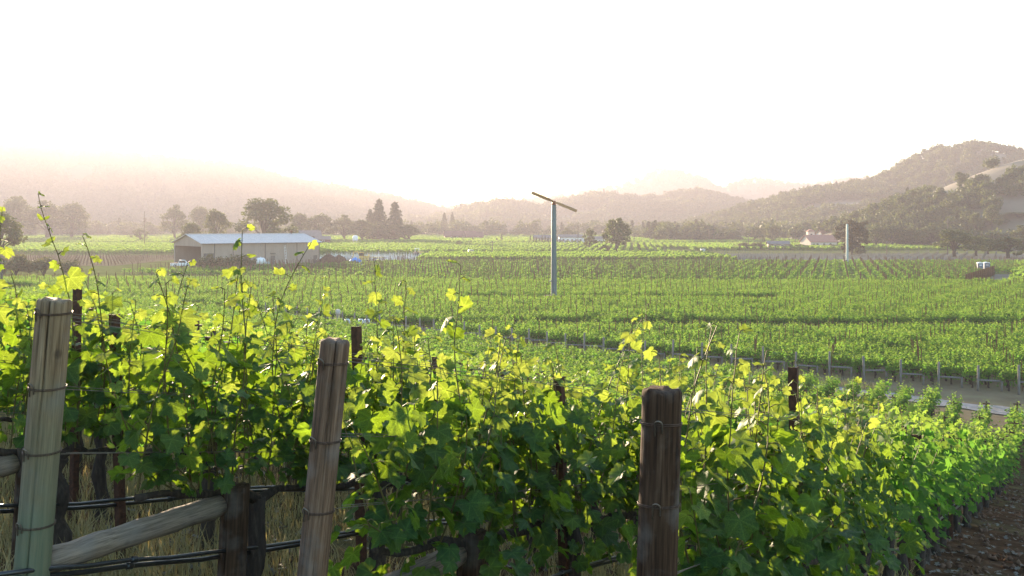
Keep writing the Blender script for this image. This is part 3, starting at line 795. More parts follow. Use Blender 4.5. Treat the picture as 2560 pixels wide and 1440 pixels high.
for j, (q, k, i) in enumerate(lp[:190]):
    if k < 4 and i < 3:
        lab = 'rusty steel line stake, %s from %s along its row' % (ORD[i], POST_NAME[k])
    else: lab = 'rusty %s stake, %s down the %s' % ('cross-arm' if i else 'plain', ordinal(i + 1), 'row of the dark upright post' if k == 0 else '%s row left of the dark post' % ordinal(k))
    t = thing('line_stake', lab, 'stake', tuple(q), (R(random.uniform(-2, 2)), R(random.uniform(-2, 2)), ROW_ANG + random.uniform(-.1, .1)), 'rusty stakes in the near rows')
    link('stake', STK, t)
    if i > 0: link('cross_arm', ARM, t, (-.03, 0, 1.70), (R(random.uniform(-5, 5)), 0, 0))
    t.location.z += {0: .10, 1: -.16, 2: -.02, 3: -.16}.get(k, 0) if i == 0 else random.uniform(-.26, -.10)

# ------------------------------------------------------------------ grass, clods and litter under the front rows
def blades(name, n, sampler, hmin, hmax, label, mat, seed, wid=.004):
    rng = np.random.default_rng(seed)
    X, Y = sampler(rng, n); n = len(X); Z = ground_z(X, Y)
    h = rng.uniform(hmin, hmax, n); az = rng.uniform(0, 6.28, n); bend = rng.uniform(.15, .9, n) * h
    w = wid * rng.uniform(.6, 1.6, n)
    cx, sx = np.cos(az), np.sin(az)
    V = np.zeros((n, 5, 3))
    for i, (s, ww) in enumerate(((0, 1), (0, -1), (.55, .8), (.55, -.8), (1, 0))):
        V[:, i, 0] = X + cx * bend * s ** 2 - sx * w * ww
        V[:, i, 1] = Y + sx * bend * s ** 2 + cx * w * ww
        V[:, i, 2] = Z - .02 + h * (s - .25 * s * s * (bend / h))
    b = (np.arange(n) * 5)[:, None]
    Fc = np.concatenate([b + np.array([[0, 1, 3]]), b + np.array([[0, 3, 2]]), b + np.array([[2, 3, 4]])])
    tone = np.repeat(np.clip(rng.normal(.5, .3, n), 0, 1), 5)
    return tag(link(name, make_mesh(name, V.reshape(-1, 3), Fc, [mat], tone=tone)), label, 'grass', kind='stuff')
def sam_near(rng, n):
    Y = rng.uniform(4.2, 17, n); X = rng.uniform(-.56, .40, n) * Y
    d = (X * .906 - Y * .422)
    keep = fbm(X * .9, Y * .9, 5) > rng.uniform(.25, .6, n)
    return X[keep], Y[keep]
blades('dry_grass', 80000, sam_near, .08, .36, 'dry straw-coloured grass growing under the front vine rows', M['grass'], 3, .0035)
def sam_track(rng, n):
    tau = rng.uniform(-90, 30, n); w = rng.choice([-1, 1], n) * rng.uniform(1.1, 3.6, n)
    P0 = np.array([0.0, (GC + 3.0) / GB])
    return P0[0] + ALONG[0] * tau + DOWN[0] * w, P0[1] + ALONG[1] * tau + DOWN[1] * w
blades('verge_grass', 60000, sam_track, .10, .45, 'dry grass verge along both sides of the gravel track', M['grass'], 4, .016)

def clods():
    rng = np.random.default_rng(9); n = 14000
    Y = 4 + rng.random(n) ** 1.2 * 36; X = rng.uniform(-.5, .56, n) * Y
    m = (X - .466 * Y > -1.0) | (rng.random(n) < .35); X, Y = X[m], Y[m]; n = len(X)
    base = np.array([(1, 0, 0), (-1, 0, 0), (0, 1, 0), (0, -1, 0), (0, 0, 1), (0, 0, -1)], float)
    fc = np.array([(0, 2, 4), (2, 1, 4), (1, 3, 4), (3, 0, 4), (2, 0, 5), (1, 2, 5), (3, 1, 5), (0, 3, 5)])
    s = (.008 + .045 * rng.random(n) ** 2.2) * (1 + Y / 50)
    V = base[None] * s[:, None, None] * rng.uniform(.6, 1.3, (n, 6, 3)) + rng.normal(0, .25, (n, 6, 3)) * s[:, None, None]
    V += np.stack([X, Y, ground_z(X, Y) + s * .2], 1)[:, None, :]
    Fc = (fc[None] + (np.arange(n) * 6)[:, None, None]).reshape(-1, 3)
    tag(link('soil_clods', make_mesh('soil_clods', V.reshape(-1, 3), Fc, [M['clod']], smooth=False)), 'reddish brown soil clods between the vine rows', 'soil', kind='stuff')
    n = 5000
    Y = 4 + rng.random(n) * 30; X = rng.uniform(-.5, .56, n) * Y
    nr = np.stack([rng.normal(0, .3, n), rng.normal(0, .3, n), np.ones(n)], 1); ot = np.stack([rng.normal(0, 1, n), rng.normal(0, 1, n), rng.normal(0, .2, n)], 1)
    pos = np.stack([X, Y, ground_z(X, Y) + .03], 1)
    me = leaves_mesh('leaf_litter', pos, leaf_rot(ot, nr), rng.uniform(.04, .10, n), np.clip(rng.normal(.4, .3, n), 0, 1), 'mid', M['litter'], rng.normal(0, .8, n))
    tag(link('leaf_litter', me), 'dry fallen leaves scattered on the soil', 'leaves', kind='stuff')
clods()

# ------------------------------------------------------------------ middle block beyond the track
MID_P = -4.75                                  # line of end posts
def mid_row_start(j):
    if j < 0: return np.array([9.8, 73.6]) + np.array([-.735, .678]) * 1.9 * -j
    """row j along the post line (spaced 2.26 m)"""
    q = np.array([9.8, 73.6]) + np.array([.827, -.562]) / np.linalg.norm([.827, -.562]) * 2.26 * j
    return q
sheet('mid_field', -150, 120, 48, 162, M['field_dry'], dz=.02, n=60)
AVENUES = [(90.6, 96.8, -400, 400), (124.6, 129.6, -6, 34)]
BOUND_FAR = lambda x: 161 + max(0, -(x + 5)) * .55
mid_solo = []; mid_mass = []; mid_stakes = []; brown = []
MSP = 1.27                                     # row spacing in depth
MANG = 0.0
for j in range(-75, 14):
    q0 = mid_row_start(j)
    if q0[1] < 45: continue
    xr = .58 * q0[1] + 1; n = 0; x = q0[0] + 2.0
    if q0[1] > BOUND_FAR(q0[0]) + 30: continue
    while x < xr:
        yv = q0[1] + .012 * (x - q0[0])
        ok = RNG.random() > .05 and in_view(x, yv, .04) and yv < BOUND_FAR(x) and not any(a < yv < b and x0 < x < x1 for a, b, x0, x1 in AVENUES) and math.hypot(x - 5.3, yv - 126) > 1.3
        if ok:
            e = (x + RNG.normal(0, .06), yv + RNG.normal(0, .08), j, n)
            if n < 3 and j >= -8: mid_solo.append(e)
            else: mid_mass.append(e)
            if (n + j * 2) % 5 == 0: mid_stakes.append((x + .5 + RNG.normal(0, .12), yv + RNG.normal(0, .05)))
        x += 1.15; n += 1
PMD = [proto_vine(700 + i, 'low', L=1.0, shoots=11, fill=70, top=1.58, low=.35, width=.17, big=1.22, stems=False, tone_add=.08) for i in range(6)]
PMJ = [join_meshes('vine', a, b) for a, b in PMD]
for i, (x, y, j, n) in enumerate(mid_solo):
    t = thing('grapevine', 'bushy grapevine, %s after the %s grey end post from the right' % (ordinal(n + 1), ordinal(14 - j)), 'grapevine', (x, y, float(ground_z(x, y))), (0, 0, MANG + math.pi * (i % 2)), 'grapevines at the row ends beyond the track')
    t.scale = (1, RNG.uniform(.9, 1.2), RNG.uniform(.9, 1.08))
    a, b = PMD[i % 6]; link('trunk', a, t); link('foliage', b, t)
mm = np.array([(x, y, float(ground_z(x, y))) for x, y, j, n in mid_mass])
hv = .84 + .26 * fbm(mm[:, 0] / 9, mm[:, 1] / 9, 77) + RNG.normal(0, .07, len(mm))
tag(scatter('middle_block_vines', mm, MANG + RNG.integers(0, 2, len(mm)) * math.pi + RNG.normal(0, .08, len(mm)), np.stack([np.full(len(mm), 1.0), RNG.uniform(.9, 1.3, len(mm)), hv], 1), RNG.integers(0, 6, len(mm)), PMJ),
    'wide block of green grapevines beyond the gravel track', 'grapevines')
def stake_mesh(h, w, mat):
    mb = MB(); mb.box((0, -.3 * w, h / 2 - .1), (w, w * .4, h + .2)); mb.box((-.3 * w, .21 * w, h / 2 - .1), (w * .4, w * .58, h + .2)); return mb.mesh('stake', M[mat])
SM = stake_mesh(2.05, .055, 'rust_far')
mid_stakes.sort(key=lambda q: q[0] ** 2 + q[1] ** 2)
for i, (x, y) in enumerate(mid_stakes[:290]):
    tag(link('steel_stake', SM, None, (x, y, float(ground_z(x, y)) + RNG.uniform(-.12, .2)), (R(RNG.uniform(-2, 2)), R(RNG.uniform(-2, 2)), ROW_ANG)),
        'thin red-brown steel stake rising among the vines just beyond the track', 'stake', 'steel stakes beyond the track')
ms = np.array([(x, y, float(ground_z(x, y))) for x, y in mid_stakes[290:]])
tag(scatter('distant_steel_stakes', ms, np.full(len(ms), ROW_ANG), np.stack([np.ones(len(ms)), np.ones(len(ms)), RNG.uniform(.95, 1.12, len(ms))], 1), np.zeros(len(ms)), [SM]), 'mass of thin red-brown stakes deep in the middle vine block', 'stakes')

# end posts of the middle block with rail and anchor post
def far_end_post():
    t = thing('trellis_end_post', '', 'post')
    mb = MB(); mb.lathe([(.075, -.2), (.072, .8), (.07, 1.66), (.055, 1.70)], 10); mb.build('post', M['wood_far'], t, True)
    mb = MB(); mb.tube([(.05, 0, .74), (.7, 0, .72), (1.4, 0, .70)], .058, 8); mb.build('brace_rail', M['wood_far'], t, True)
    mb = MB(); mb.lathe([(.065, -.2), (.062, .70), (.05, .74)], 10, c=(1.46, 0, 0)); mb.build('anchor_post', M['wood_far'], t, True)
    return t
fp = far_end_post(); first = True; pj = 0
for j in range(-30, 14):
    q = mid_row_start(j)
    if not in_view(q[0], q[1], .01): continue
    o = fp if first else copy_tree(fp); first = False
    o.location = (q[0], q[1], float(ground_z(q[0], q[1]))); o.rotation_euler = (0, R(random.uniform(-2, 2)), MANG)
    o['group'] = 'end posts beyond the track'; o['category'] = 'post'
    o['label'] = '%s grey wooden end post from the right along the far side of the gravel track' % ordinal(14 - j)
    o.scale = (1, 1, random.uniform(.92, 1.07))

# ------------------------------------------------------------------ brown block of young vines behind, green fields beyond
BROW = np.array([.325, 1.0]); BROW_U = BROW / np.linalg.norm(BROW); BANG = math.atan2(BROW_U[1], BROW_U[0])
BP = np.array([BROW_U[1], -BROW_U[0]])
sheet('brown_field', -150, 190, 162, 266, M['field'], dz=.02, n=40)
bv = []; bs = []
for a in np.arange(-170, 190, 2.0):
    for t in np.arange(120, 300, 1.6):
        q = BP * a + BROW_U * t
        far = 262 if q[0] > -30 else 262 + (q[0] + 30) * 1.1
        if BOUND_FAR(q[0]) + 3.5 < q[1] < far and not (q[1] < 206 and q[0] > 74.5 + (q[1] - 166) * .622) and in_view(q[0], q[1], .03):
            bv.append((q[0] + RNG.normal(0, .38), q[1] + RNG.normal(0, .2)))
            if RNG.random() < .55: bs.append((q[0], q[1]))
PYV = [join_meshes('vine', *proto_vine(760 + i, 'low', L=1.1, shoots=6, fill=34, top=1.2, low=.3, width=.34, big=1.8, stems=False, tone_add=.1)) for i in range(4)]
bv = np.array([(x, y, float(ground_z(x, y))) for x, y in bv]); bs = np.array([(x, y, float(ground_z(x, y))) for x, y in bs])
tag(scatter('young_vines', bv, BANG + RNG.integers(0, 2, len(bv)) * math.pi, RNG.uniform(.75, 1.1, len(bv)), RNG.integers(0, 4, len(bv)), PYV), 'young low grapevines in the brown staked block behind the middle block', 'grapevines')
SB = stake_mesh(2.1, .075, 'stake_brown')
tag(scatter('brown_stakes', bs, np.full(len(bs), BANG), np.stack([np.ones(len(bs)), np.ones(len(bs)), RNG.uniform(.85, 1.1, len(bs))], 1), np.zeros(len(bs)), [SB]), 'many brown stakes standing in the young vine block', 'stakes')

def row_clump(seed, L, h, n, size, mat='leaf_mid', w=.45):
    rng = np.random.default_rng(seed)
    pos = np.stack([rng.uniform(-L / 2, L / 2, n), rng.normal(0, w * .6, n).clip(-w, w), h * (.25 + .75 * rng.random(n) ** .7)], 1)
    ot = np.stack([rng.normal(0, 1, n), rng.normal(0, 1, n), rng.uniform(-1, .4, n)], 1); nr = np.stack([rng.normal(0, .6, n), rng.normal(0, .6, n), rng.uniform(.1, 1, n)], 1)
    return leaves_mesh('row_segment', pos, leaf_rot(ot, nr), rng.uniform(.7, 1.3, n) * size, np.clip(rng.normal(.45, .25, n), 0, 1), 'low', M[mat], rng.normal(0, .3, n))
SEG = [row_clump(800 + i, 4.4, 1.6, 90, .55) for i in range(4)]
SEGF = [row_clump(820 + i, 9, 1.7, 90, .95) for i in range(4)]
def far_field(name, label, y0, y1, x0, x1, dirx, rowsp, seg, L, hs=(.85, 1.1), mat='field', edge=0.0, skip=None):
    d = np.array([dirx, 1.0]); d /= np.linalg.norm(d); pr = np.array([d[1], -d[0]]); ang = math.atan2(d[1], d[0])
    ps = []
    for a in np.arange(-900, 900, rowsp):
        for t in np.arange(100, 1300, L * .95):
            q = pr * a + d * t
            if y0 < q[1] < y1 and x0 < q[0] < x1 and in_view(q[0], q[1], .03) and not (skip and skip(q[0], q[1])): ps.append((q[0] + RNG.normal(0, .15), q[1], .0))
    ps = np.array(ps); ps[:, 2] = ground_z(ps[:, 0], ps[:, 1])
    tag(scatter(name, ps, np.full(len(ps), ang), RNG.uniform(hs[0], hs[1], len(ps)), RNG.integers(0, len(seg), len(ps)), seg), label, 'vineyard')
sheet('stake_field', -175, -97, 243, 326, M['field_dry'], dz=.06, n=10)
sheet('green_field', -330, 330, 268, 620, M['field'], dz=.03, n=30)
sheet('distant_field', -1000, 1000, 620, 2000, M['field'], dz=.03, n=20)
pale_left = lambda x, y: (-60 < x < -24 and 255 < y < 325)
far_field('far_vine_rows', 'strip of green vine rows just behind the brown staked block', 270, 322, -26, 62, .325, 2.4, SEG, 4.4)
far_field('far_vine_rows', 'broad pale green vineyard behind the shed and the valley poles', 340, 480, -260, 330, .12, 2.8, SEG, 4.4, skip=lambda x, y: (x > 55 and y < 385) or (abs(x - 62) < 9 and abs(y - 398) < 14))
far_field('far_vine_rows', 'distant pale vineyard strip at the foot of the far trees', 500, 640, -340, 340, -.3, 3.2, SEGF, 9)
far_field('far_vine_rows', 'most distant vineyard strip below the hills', 660, 860, -450, 300, .5, 4.0, SEGF, 9)
far_field('far_vine_rows', 'bright green vine rows at the right edge beside the rusty fence', 164, 252, 82, 150, .85, 2.2, SEG, 4.4, hs=(.8, 1.0), skip=lambda x, y: x < 83.5 + (y - 166) * .52)

# pale staked plantings with grow tubes
def tubes_field(name, label, x0, x1, y0, y1, dirx, sp, step, tmat='field_pale'):
    mb = MB(); mb.box((0, 0, .35), (.12, .12, .7)); mb.box((0, 0, 1.0), (.05, .05, .6)); tm = mb.mesh('grow_tube', M[tmat])
    d = np.array([dirx, 1.0]); d /= np.linalg.norm(d); pr = np.array([d[1], -d[0]]); ps = []
    for a in np.arange(-400, 400, sp):
        for t in np.arange(150, 480, step):
            q = pr * a + d * t
            if x0 < q[0] < x1 and y0 < q[1] < y1 and in_view(q[0], q[1]): ps.append((q[0], q[1], .03))
    ps = np.array(ps)
    tag(scatter(name, ps, np.zeros(len(ps)), RNG.uniform(.8, 1.15, len(ps)), np.zeros(len(ps)), [tm]), label, 'grow tubes')
sheet('pale_field', -58, -26, 262, 324, M['field_pale'], dz=.05, n=6)
tubes_field('grow_tubes', 'pale young planting with white tubes beside the blue tarp', -58, -26, 262, 324, .9, 3.0, 2.0, 'pvc')
sheet('pale_field', 62, 190, 285, 345, M['field_pale'], dz=.05, n=6)
tubes_field('grow_tubes', 'grey staked planting below the oaks on the right', 62, 190, 285, 345, .5, 3.0, 2.4)
tubes_field('grow_tubes', 'staked brown planting at the left of the shed', -170, -98, 245, 320, .3, 3.2, 2.6, 'stake_brown')
# ------------------------------------------------------------------ trees
def crown_mesh(name, pts, size, mat, rng, tone, up=.5):
    n = len(pts)
    ot = np.stack([rng.normal(0, 1, n), rng.normal(0, 1, n), rng.normal(-.3, .7, n)], 1)
    nr = np.stack([rng.normal(0, .7, n), rng.normal(0, .7, n), rng.uniform(-.1, 1, n) + up * .3], 1)
    return leaves_mesh(name, pts, leaf_rot(ot, nr), size, tone, 'low', M[mat], rng.normal(0, .3, n))

def make_tree(kind, seed):
    """normalised tree: height 1, crown width about 1 (scaled when placed)"""
    rng = np.random.default_rng(seed); tr = MB(); pts = []; size = .03
    mat = 'tree'; twig = 'treebark'
    def clump(c, r, n, flat=.8):
        v = rng.normal(0, 1, (n, 3)); v /= np.linalg.norm(v, axis=1, keepdims=True)
        v *= (rng.random((n, 1)) ** .45) * r; v[:, 2] *= flat
        pts.append(v + np.array(c))
    if kind in ('oak', 'round'):
        th = .28 if kind == 'oak' else .2
        tr.tube([(0, 0, -.03), (.01, 0, th * .5), (0, .01, th), (0, 0, .5)], [.05, .038, .034, .015], 8)
        nl = 26
        for i in range(nl):
            a = i * 2.4 + rng.normal(0, .3); f = (i + .5) / nl
            rad = .36 * math.sqrt(f) * rng.uniform(.7, 1.15); zz = .86 - .52 * f ** 1.5 + rng.normal(0, .05)
            if kind == 'oak' and f > .75: zz -= .05
            c = (math.cos(a) * rad, math.sin(a) * rad, zz)
            clump(c, rng.uniform(.10, .17), 95, .75)
            if i % 2 == 0: tr.tube([(0, 0, th * rng.uniform(.75, 1.2)), (c[0] * .45, c[1] * .45, th + (zz - th) * .6), c], [.02, .012, .004], 5)
        size = .030
    elif kind == 'open':
        tr.tube([(0, 0, -.03), (.01, .01, .2), (-.01, 0, .55)], [.04, .03, .018], 7)
        for i in range(22):
            a = i * 2.4 + rng.normal(0, .4); zz = .30 + .62 * (i / 22) + rng.normal(0, .04)
            rad = .40 * math.sin(min(1, (1.02 - zz) * 1.6) * math.pi / 2) * rng.uniform(.35, 1.1)
            c = (math.cos(a) * rad, math.sin(a) * rad, zz); clump(c, rng.uniform(.06, .13), 62, .9)
            tr.tube([(0, 0, .2 + .3 * rng.random()), (c[0] * .4, c[1] * .4, zz * .75), c], [.016, .009, .003], 5)
        size = .032
    elif kind == 'conifer':
        mat = 'conifer'
        tr.tube([(0, 0, -.03), (0, 0, .5), (0, 0, .99)], [.03, .02, .003], 7)
        for i in range(60):
            z = .10 + .88 * (i / 60) ** .9; a = i * 2.4
            L_ = .42 * (1 - z) ** .8 * rng.uniform(.65, 1.15) + .012
            m_ = int(12 + 60 * L_ / .4); s = rng.random(m_) ** .7
            v = np.stack([math.cos(a) * L_ * s + rng.normal(0, .018, m_), math.sin(a) * L_ * s + rng.normal(0, .018, m_), z - .10 * L_ * s * s * 4 + rng.normal(0, .012, m_)], 1)
            pts.append(v)
            tr.tube([(0, 0, z), (math.cos(a) * L_, math.sin(a) * L_, z - .3 * L_)], [.006, .001], 3)
        size = .030
    elif kind == 'cypress':
        mat = 'conifer'
        tr.tube([(0, 0, -.02), (0, 0, .9)], [.05, .01], 6)
        n = 900; z = .04 + .95 * rng.random(n); r_ = .46 * np.sin(np.clip((z - .0) ** .6, 0, 1) * math.pi) ** .7 * (rng.random(n) ** .3); a = rng.uniform(0, 6.28, n)
        pts.append(np.stack([np.cos(a) * r_, np.sin(a) * r_, z], 1)); size = .045
    elif kind == 'shrub':
        mat = 'shrub'
        for i in range(6): tr.tube([(0, 0, -.02), (rng.normal(0, .1), rng.normal(0, .1), .3), (rng.normal(0, .3), rng.normal(0, .3), .7)], [.02, .012, .004], 4)
        for i in range(14):
            a = rng.uniform(0, 6.28); rad = .38 * math.sqrt(rng.random()); clump((math.cos(a) * rad, math.sin(a) * rad, rng.uniform(.3, .75) * (1 - rad * .6)), .22, 60, .9)
        size = .06
    elif kind == 'cedar':
        mat = 'cedar'
        tr.tube([(0, 0, -.03), (.01, 0, .5), (0, 0, .95)], [.04, .025, .004], 8)
        for i in range(30):
            z = .18 + .76 * (i / 30); a = i * 2.4 + rng.normal(0, .3); L_ = .5 * math.sin(math.pi * min(.98, .25 + .75 * (1 - z))) * rng.uniform(.55, 1.05)
            c = (math.cos(a) * L_, math.sin(a) * L_, z + rng.normal(0, .02)); clump(c, .11, 55, .55); clump((c[0] * .5, c[1] * .5, z), .12, 40, .55)
            tr.tube([(0, 0, z - .03), c], [.012, .003], 4)
        size = .034
    elif kind == 'palm':
        mat = 'shrub'
        tr.tube([(0, 0, -.02), (.01, 0, .4), (0, 0, .86)], [.035, .025, .022], 8)
        for i in range(22):
            a = i * 2.4; el = rng.uniform(-.5, 1.1); s = np.linspace(.05, 1, 16); L_ = .22
            v = np.stack([math.cos(a) * math.cos(el) * L_ * s, math.sin(a) * math.cos(el) * L_ * s, .86 + math.sin(el) * L_ * s - .16 * L_ * 4 * s ** 2 * .5], 1)
            pts.append(v)
        size = .045
    P = np.concatenate(pts); n = len(P)
    lo = rng.normal(.4, .25, n)
    cm = crown_mesh('crown', P, size * rng.uniform(.7, 1.4, n) * 1.5, mat, rng, np.clip(lo, 0, 1))
    return tr.mesh('trunk', M[twig], True), cm
TP = {}
for kd, cnt in (('oak', 4), ('round', 3), ('open', 2), ('conifer', 3), ('cypress', 2), ('shrub', 3), ('cedar', 1), ('palm', 2)):
    TP[kd] = [make_tree(kd, 900 + hash_i * 17 + len(kd) * 101) for hash_i in range(cnt)]

def tree(kind, x, ybase, ytop, wpx, label, Y=None, v=0, z0=None, name='tree', group=None, cat='tree'):
    if Y is None: Y = min(25637.0 / max(ybase - 560, 8), 950)
    X = px(x, Y)
    z = float(ground_z(X, Y)) if z0 is None else z0
    h = EYE + (560 - ytop) / F * Y - z
    w = wpx / F * Y * {'oak': 1.3, 'round': 1.2, 'conifer': 1.5, 'cedar': 1.2, 'open': 1.15}.get(kind, 1.0)
    t = thing(name, label, cat, (X, Y, z), (0, 0, (x * 1.7) % 6.28), group, (w, w, h))
    a, b = TP[kind][v % len(TP[kind])]
    link('trunk', a, t); link('crown', b, t)
    return t
G1 = 'trees around the shed'; G2 = 'trees at the valley edge'; G3 = 'trees on the right'
tree('oak', 660, 624, 494, 132, 'large spreading oak rising behind the metal shed roof', 400, 0, name='oak_tree', group=G1)
tree('oak', 540, 622, 520, 66, 'smaller round oak between the big oak and the sun glow', 410, 1, name='oak_tree', group=G1)
tree('round', 478, 628, 552, 58, 'low broad tree directly behind the left gable of the shed', 380, 0, name='broadleaf_tree', group=G1)
tree('round', 436, 600, 515, 70, 'hazy tree cluster member at left behind the shed, tallest there', 620, 1, name='broadleaf_tree', group=G1)
tree('round', 500, 600, 510, 60, 'hazy pale tree just left of the smaller round oak', 640, 2, name='broadleaf_tree', group=G1)
tree('open', 350, 605, 570, 45, 'small hazy tree beside a pole in the sun glow', 560, 0, name='broadleaf_tree', group=G1)
tree('oak', 40, 600, 486, 80, 'tall pale tree in the glow at the far left', 640, 2, name='oak_tree', group=G2)
tree('round', 120, 598, 505, 120, 'wide pale tree in the glow left of the sun', 660, 1, name='broadleaf_tree', group=G2)
tree('round', 180, 597, 500, 90, 'pale round tree nearest the sun glow', 680, 2, name='broadleaf_tree', group=G2)
tree('round', -5, 660, 520, 130, 'dark golden tree cut by the left edge of the picture', 250, 0, name='broadleaf_tree', group=G1)
tree('conifer', 947, 590, 496, 70, 'taller pointed conifer of the pair beyond the shed, on the left', 560, 0, name='conifer_tree', group=G2)
tree('conifer', 988, 590, 503, 66, 'shorter pointed conifer of the pair beyond the shed, on the right', 560, 1, name='conifer_tree', group=G2)
tree('conifer', 925, 590, 522, 44, 'small conifer tucked against the left of the conifer pair', 570, 2, name='conifer_tree', group=G2)
for i, (x, w, yt) in enumerate(((905, 70, 545), (945, 60, 556), (985, 62, 555), (1022, 60, 558), (860, 66, 540), (800, 80, 530), (750, 60, 528))):
    tree('round', x, 592, yt, w, ['bushy tree at the left foot of the conifer pair', 'round shrubby tree below the taller conifer', 'round shrubby tree below the shorter conifer', 'low bushy tree right of the conifer pair', 'bushy tree left of the conifers behind the vineyard', 'dark tree behind the distant grey barn', 'hazy tree just right of the big oak'][i], 545 + i * 6, i, name='broadleaf_tree', group=G2)
tree('cypress', 1111, 585, 532, 22, 'left of two blunt dark conifers above the dark red barn', 800, 0, name='conifer_tree', group=G2)
tree('cypress', 1131, 585, 530, 18, 'right of two blunt dark conifers above the dark red barn', 800, 1, name='conifer_tree', group=G2)
tree('open', 1148, 619, 600, 22, 'small lone bushy tree in the middle of the pale vineyard', None, 1, name='broadleaf_tree', group=G2)
for i, (x, yb, yt) in enumerate(((1182, 606, 592), (1242, 608, 594), (1254, 608, 585))):
    tree('cypress', x, yb, yt, 7, ['short slim cypress alone in the pale vineyard', 'shorter cypress of the close pair in the pale vineyard', 'taller cypress of the close pair in the pale vineyard'][i], None, i, name='cypress_tree', group='slim cypresses in the vineyard')
tree('open', 1475, 632, 570, 46, 'slender tree right of the wind machine tower', 375, 0, name='broadleaf_tree', group='trees right of the wind machine')
tree('open', 1540, 634, 542, 84, 'large leafy tree with many stems right of the wind machine', 365, 1, name='broadleaf_tree', group='trees right of the wind machine')
tree('oak', 1541, 634, 544, 66, 'dense inner tree standing with the large leafy tree right of the wind machine', 372, 3, name='oak_tree', group='trees right of the wind machine')
tree('shrub', 1516, 636, 608, 36, 'bush at the left foot of the large leafy tree', 366, 0, name='bush', cat='bush')
tree('open', 1597, 634, 610, 16, 'little sapling right of the large leafy tree', 365, 0, name='broadleaf_tree', group='trees right of the wind machine')
tree('round', 1420, 606, 572, 46, 'round tree behind the white farmhouse', 575, 1, name='broadleaf_tree', group=G2)
for i, x in enumerate((1640, 1668, 1700, 1736, 1757, 1778, 1800, 1822, 1846)):
    tree('round', x, 607, 586 + (i % 3) * 2, 30, 'low round orchard tree, %s from the left in the line left of the palms' % ordinal(i + 1), 545 + (i % 2) * 12, i, name='orchard_tree', group='orchard trees in a line')
for i, (x, yb, yt) in enumerate(((1912, 612, 576), (1935, 612, 588), (1989, 610, 565))):
    tree('palm', x, yb, yt, 26, ['left palm of three by the terracotta house', 'shortest palm of three by the terracotta house', 'tallest slim palm of three by the terracotta house'][i], 500, i, name='palm_tree', group='palms by the house')
for i, (x, yt, w) in enumerate(((1908, 588, 8), (1931, 588, 8), (2006, 591, 8), (2016, 590, 9))):
    tree('cypress', x, 615, yt, w, ['clipped cypress under the left palm', 'clipped cypress under the shortest palm', 'left clipped cypress beside the house tower', 'right clipped cypress beside the house tower'][i], 470, i, name='cypress_tree', group='clipped cypresses by the house')
for i, (x, w, yt) in enumerate(((1860, 50, 602), (1895, 44, 600), (1960, 46, 603), (2000, 60, 608), (2075, 50, 607))):
    tree('shrub', x, 628, yt, w, ['hedge bush at the left end of the house garden', 'dark bush below the left palm', 'garden bush between the palms and the house', 'clipped bush in front of the house tower', 'bush at the right end of the terracotta house'][i], 400, i, name='bush', group='garden bushes', cat='bush')
tree('cedar', 2130, 640, 548, 78, 'reddish-brown cedar behind the pale wind machine pole', 330, 0, name='cedar_tree', group=G3)
tree('shrub', 2148, 644, 612, 34, 'dry bush at the foot of the reddish-brown cedar', 322, 1, name='bush', cat='bush')
RT = [('oak', 2385, 642, 572, 92), ('oak', 2440, 640, 588, 60), ('oak', 2520, 646, 590, 88), ('oak', 2470, 636, 592, 50), ('round', 2330, 622, 560, 70), ('round', 2280, 618, 566, 66), ('conifer', 2330, 615, 552, 40), ('conifer', 2297, 615, 556, 34),
      ('round', 2230, 618, 556, 70), ('conifer', 2370, 612, 545, 34), ('round', 2190, 616, 560, 52), ('round', 2420, 612, 556, 80), ('oak', 2480, 608, 540, 80), ('oak', 2545, 612, 530, 90), ('oak', 2440, 568, 528, 34), ('oak', 2480, 562, 508, 46), ('conifer', 2250, 614, 552, 30), ('round', 2090, 612, 578, 36), ('oak', 2560, 628, 560, 70)]
RL = ['wide oak with visible trunk above the pale staked field', 'smaller oak just right of the widest oak by the field', 'round oak at the right edge above the toilets', 'low dark oak between the two round oaks', 'dense dark tree above the widest oak', 'dense tree left of the two pointed conifers', 'right pointed conifer on the wooded slope foot', 'left pointed conifer on the wooded slope foot',
      'broad hazy tree right of the cedar', 'tall conifer at the top of the tree belt', 'hazy tree just right of the pale wind machine pole', 'broad dark tree below the pale grass slope', 'large oak on the lower right slope', 'large oak touching the right edge on the slope', 'lone oak on the pale grass slope, on the left', 'bigger lone oak on the pale grass slope, on the right', 'thin conifer in the tree belt behind the broad hazy tree', 'small hazy tree left of the cedar', 'leafy oak at the right edge below the slope']
for i, (kd, x, yb, yt, w) in enumerate(RT):
    Y = 25637 / (yb - 560) if yb > 600 else 420
    Y = min(Y, 430); X = px(x, Y)
    Xh, Yh, zf = HILLS['near']
    z0 = max(float(ground_z(X, Y)), float(zf(np.array([X]), np.array([Y]))[0]))
    tree(kd, x, yb, yt, w, RL[i], Y, i, z0, {'oak': 'oak_tree', 'round': 'broadleaf_tree', 'conifer': 'conifer_tree'}[kd], G3)
for i, (x, w) in enumerate(((520, 50), (556, 56), (592, 50), (622, 40))):
    tree('shrub', x, 676, 626 + (i % 2) * 5, w, ['olive bush', 'wider olive bush', 'third olive bush', 'last olive bush'][i] + ' in front of the shed, ' + ['left end of the hedge', 'second from the left', 'third from the left', 'at the right end near the tank'][i], 222, i, name='bush', group='bushes before the shed', cat='bush')
for i, (x, w, yt) in enumerate(((40, 90, 625), (110, 80, 630), (175, 60, 640), (5, 70, 630))):
    tree('shrub', x, 690, yt, w, ['brown bush under the golden tree', 'brown bush in the glow at left, second in line', 'brown bush in the glow at left, third in line', 'brown bush cut by the left edge'][i], 200, i, name='bush', group='brown bushes at left', cat='bush')

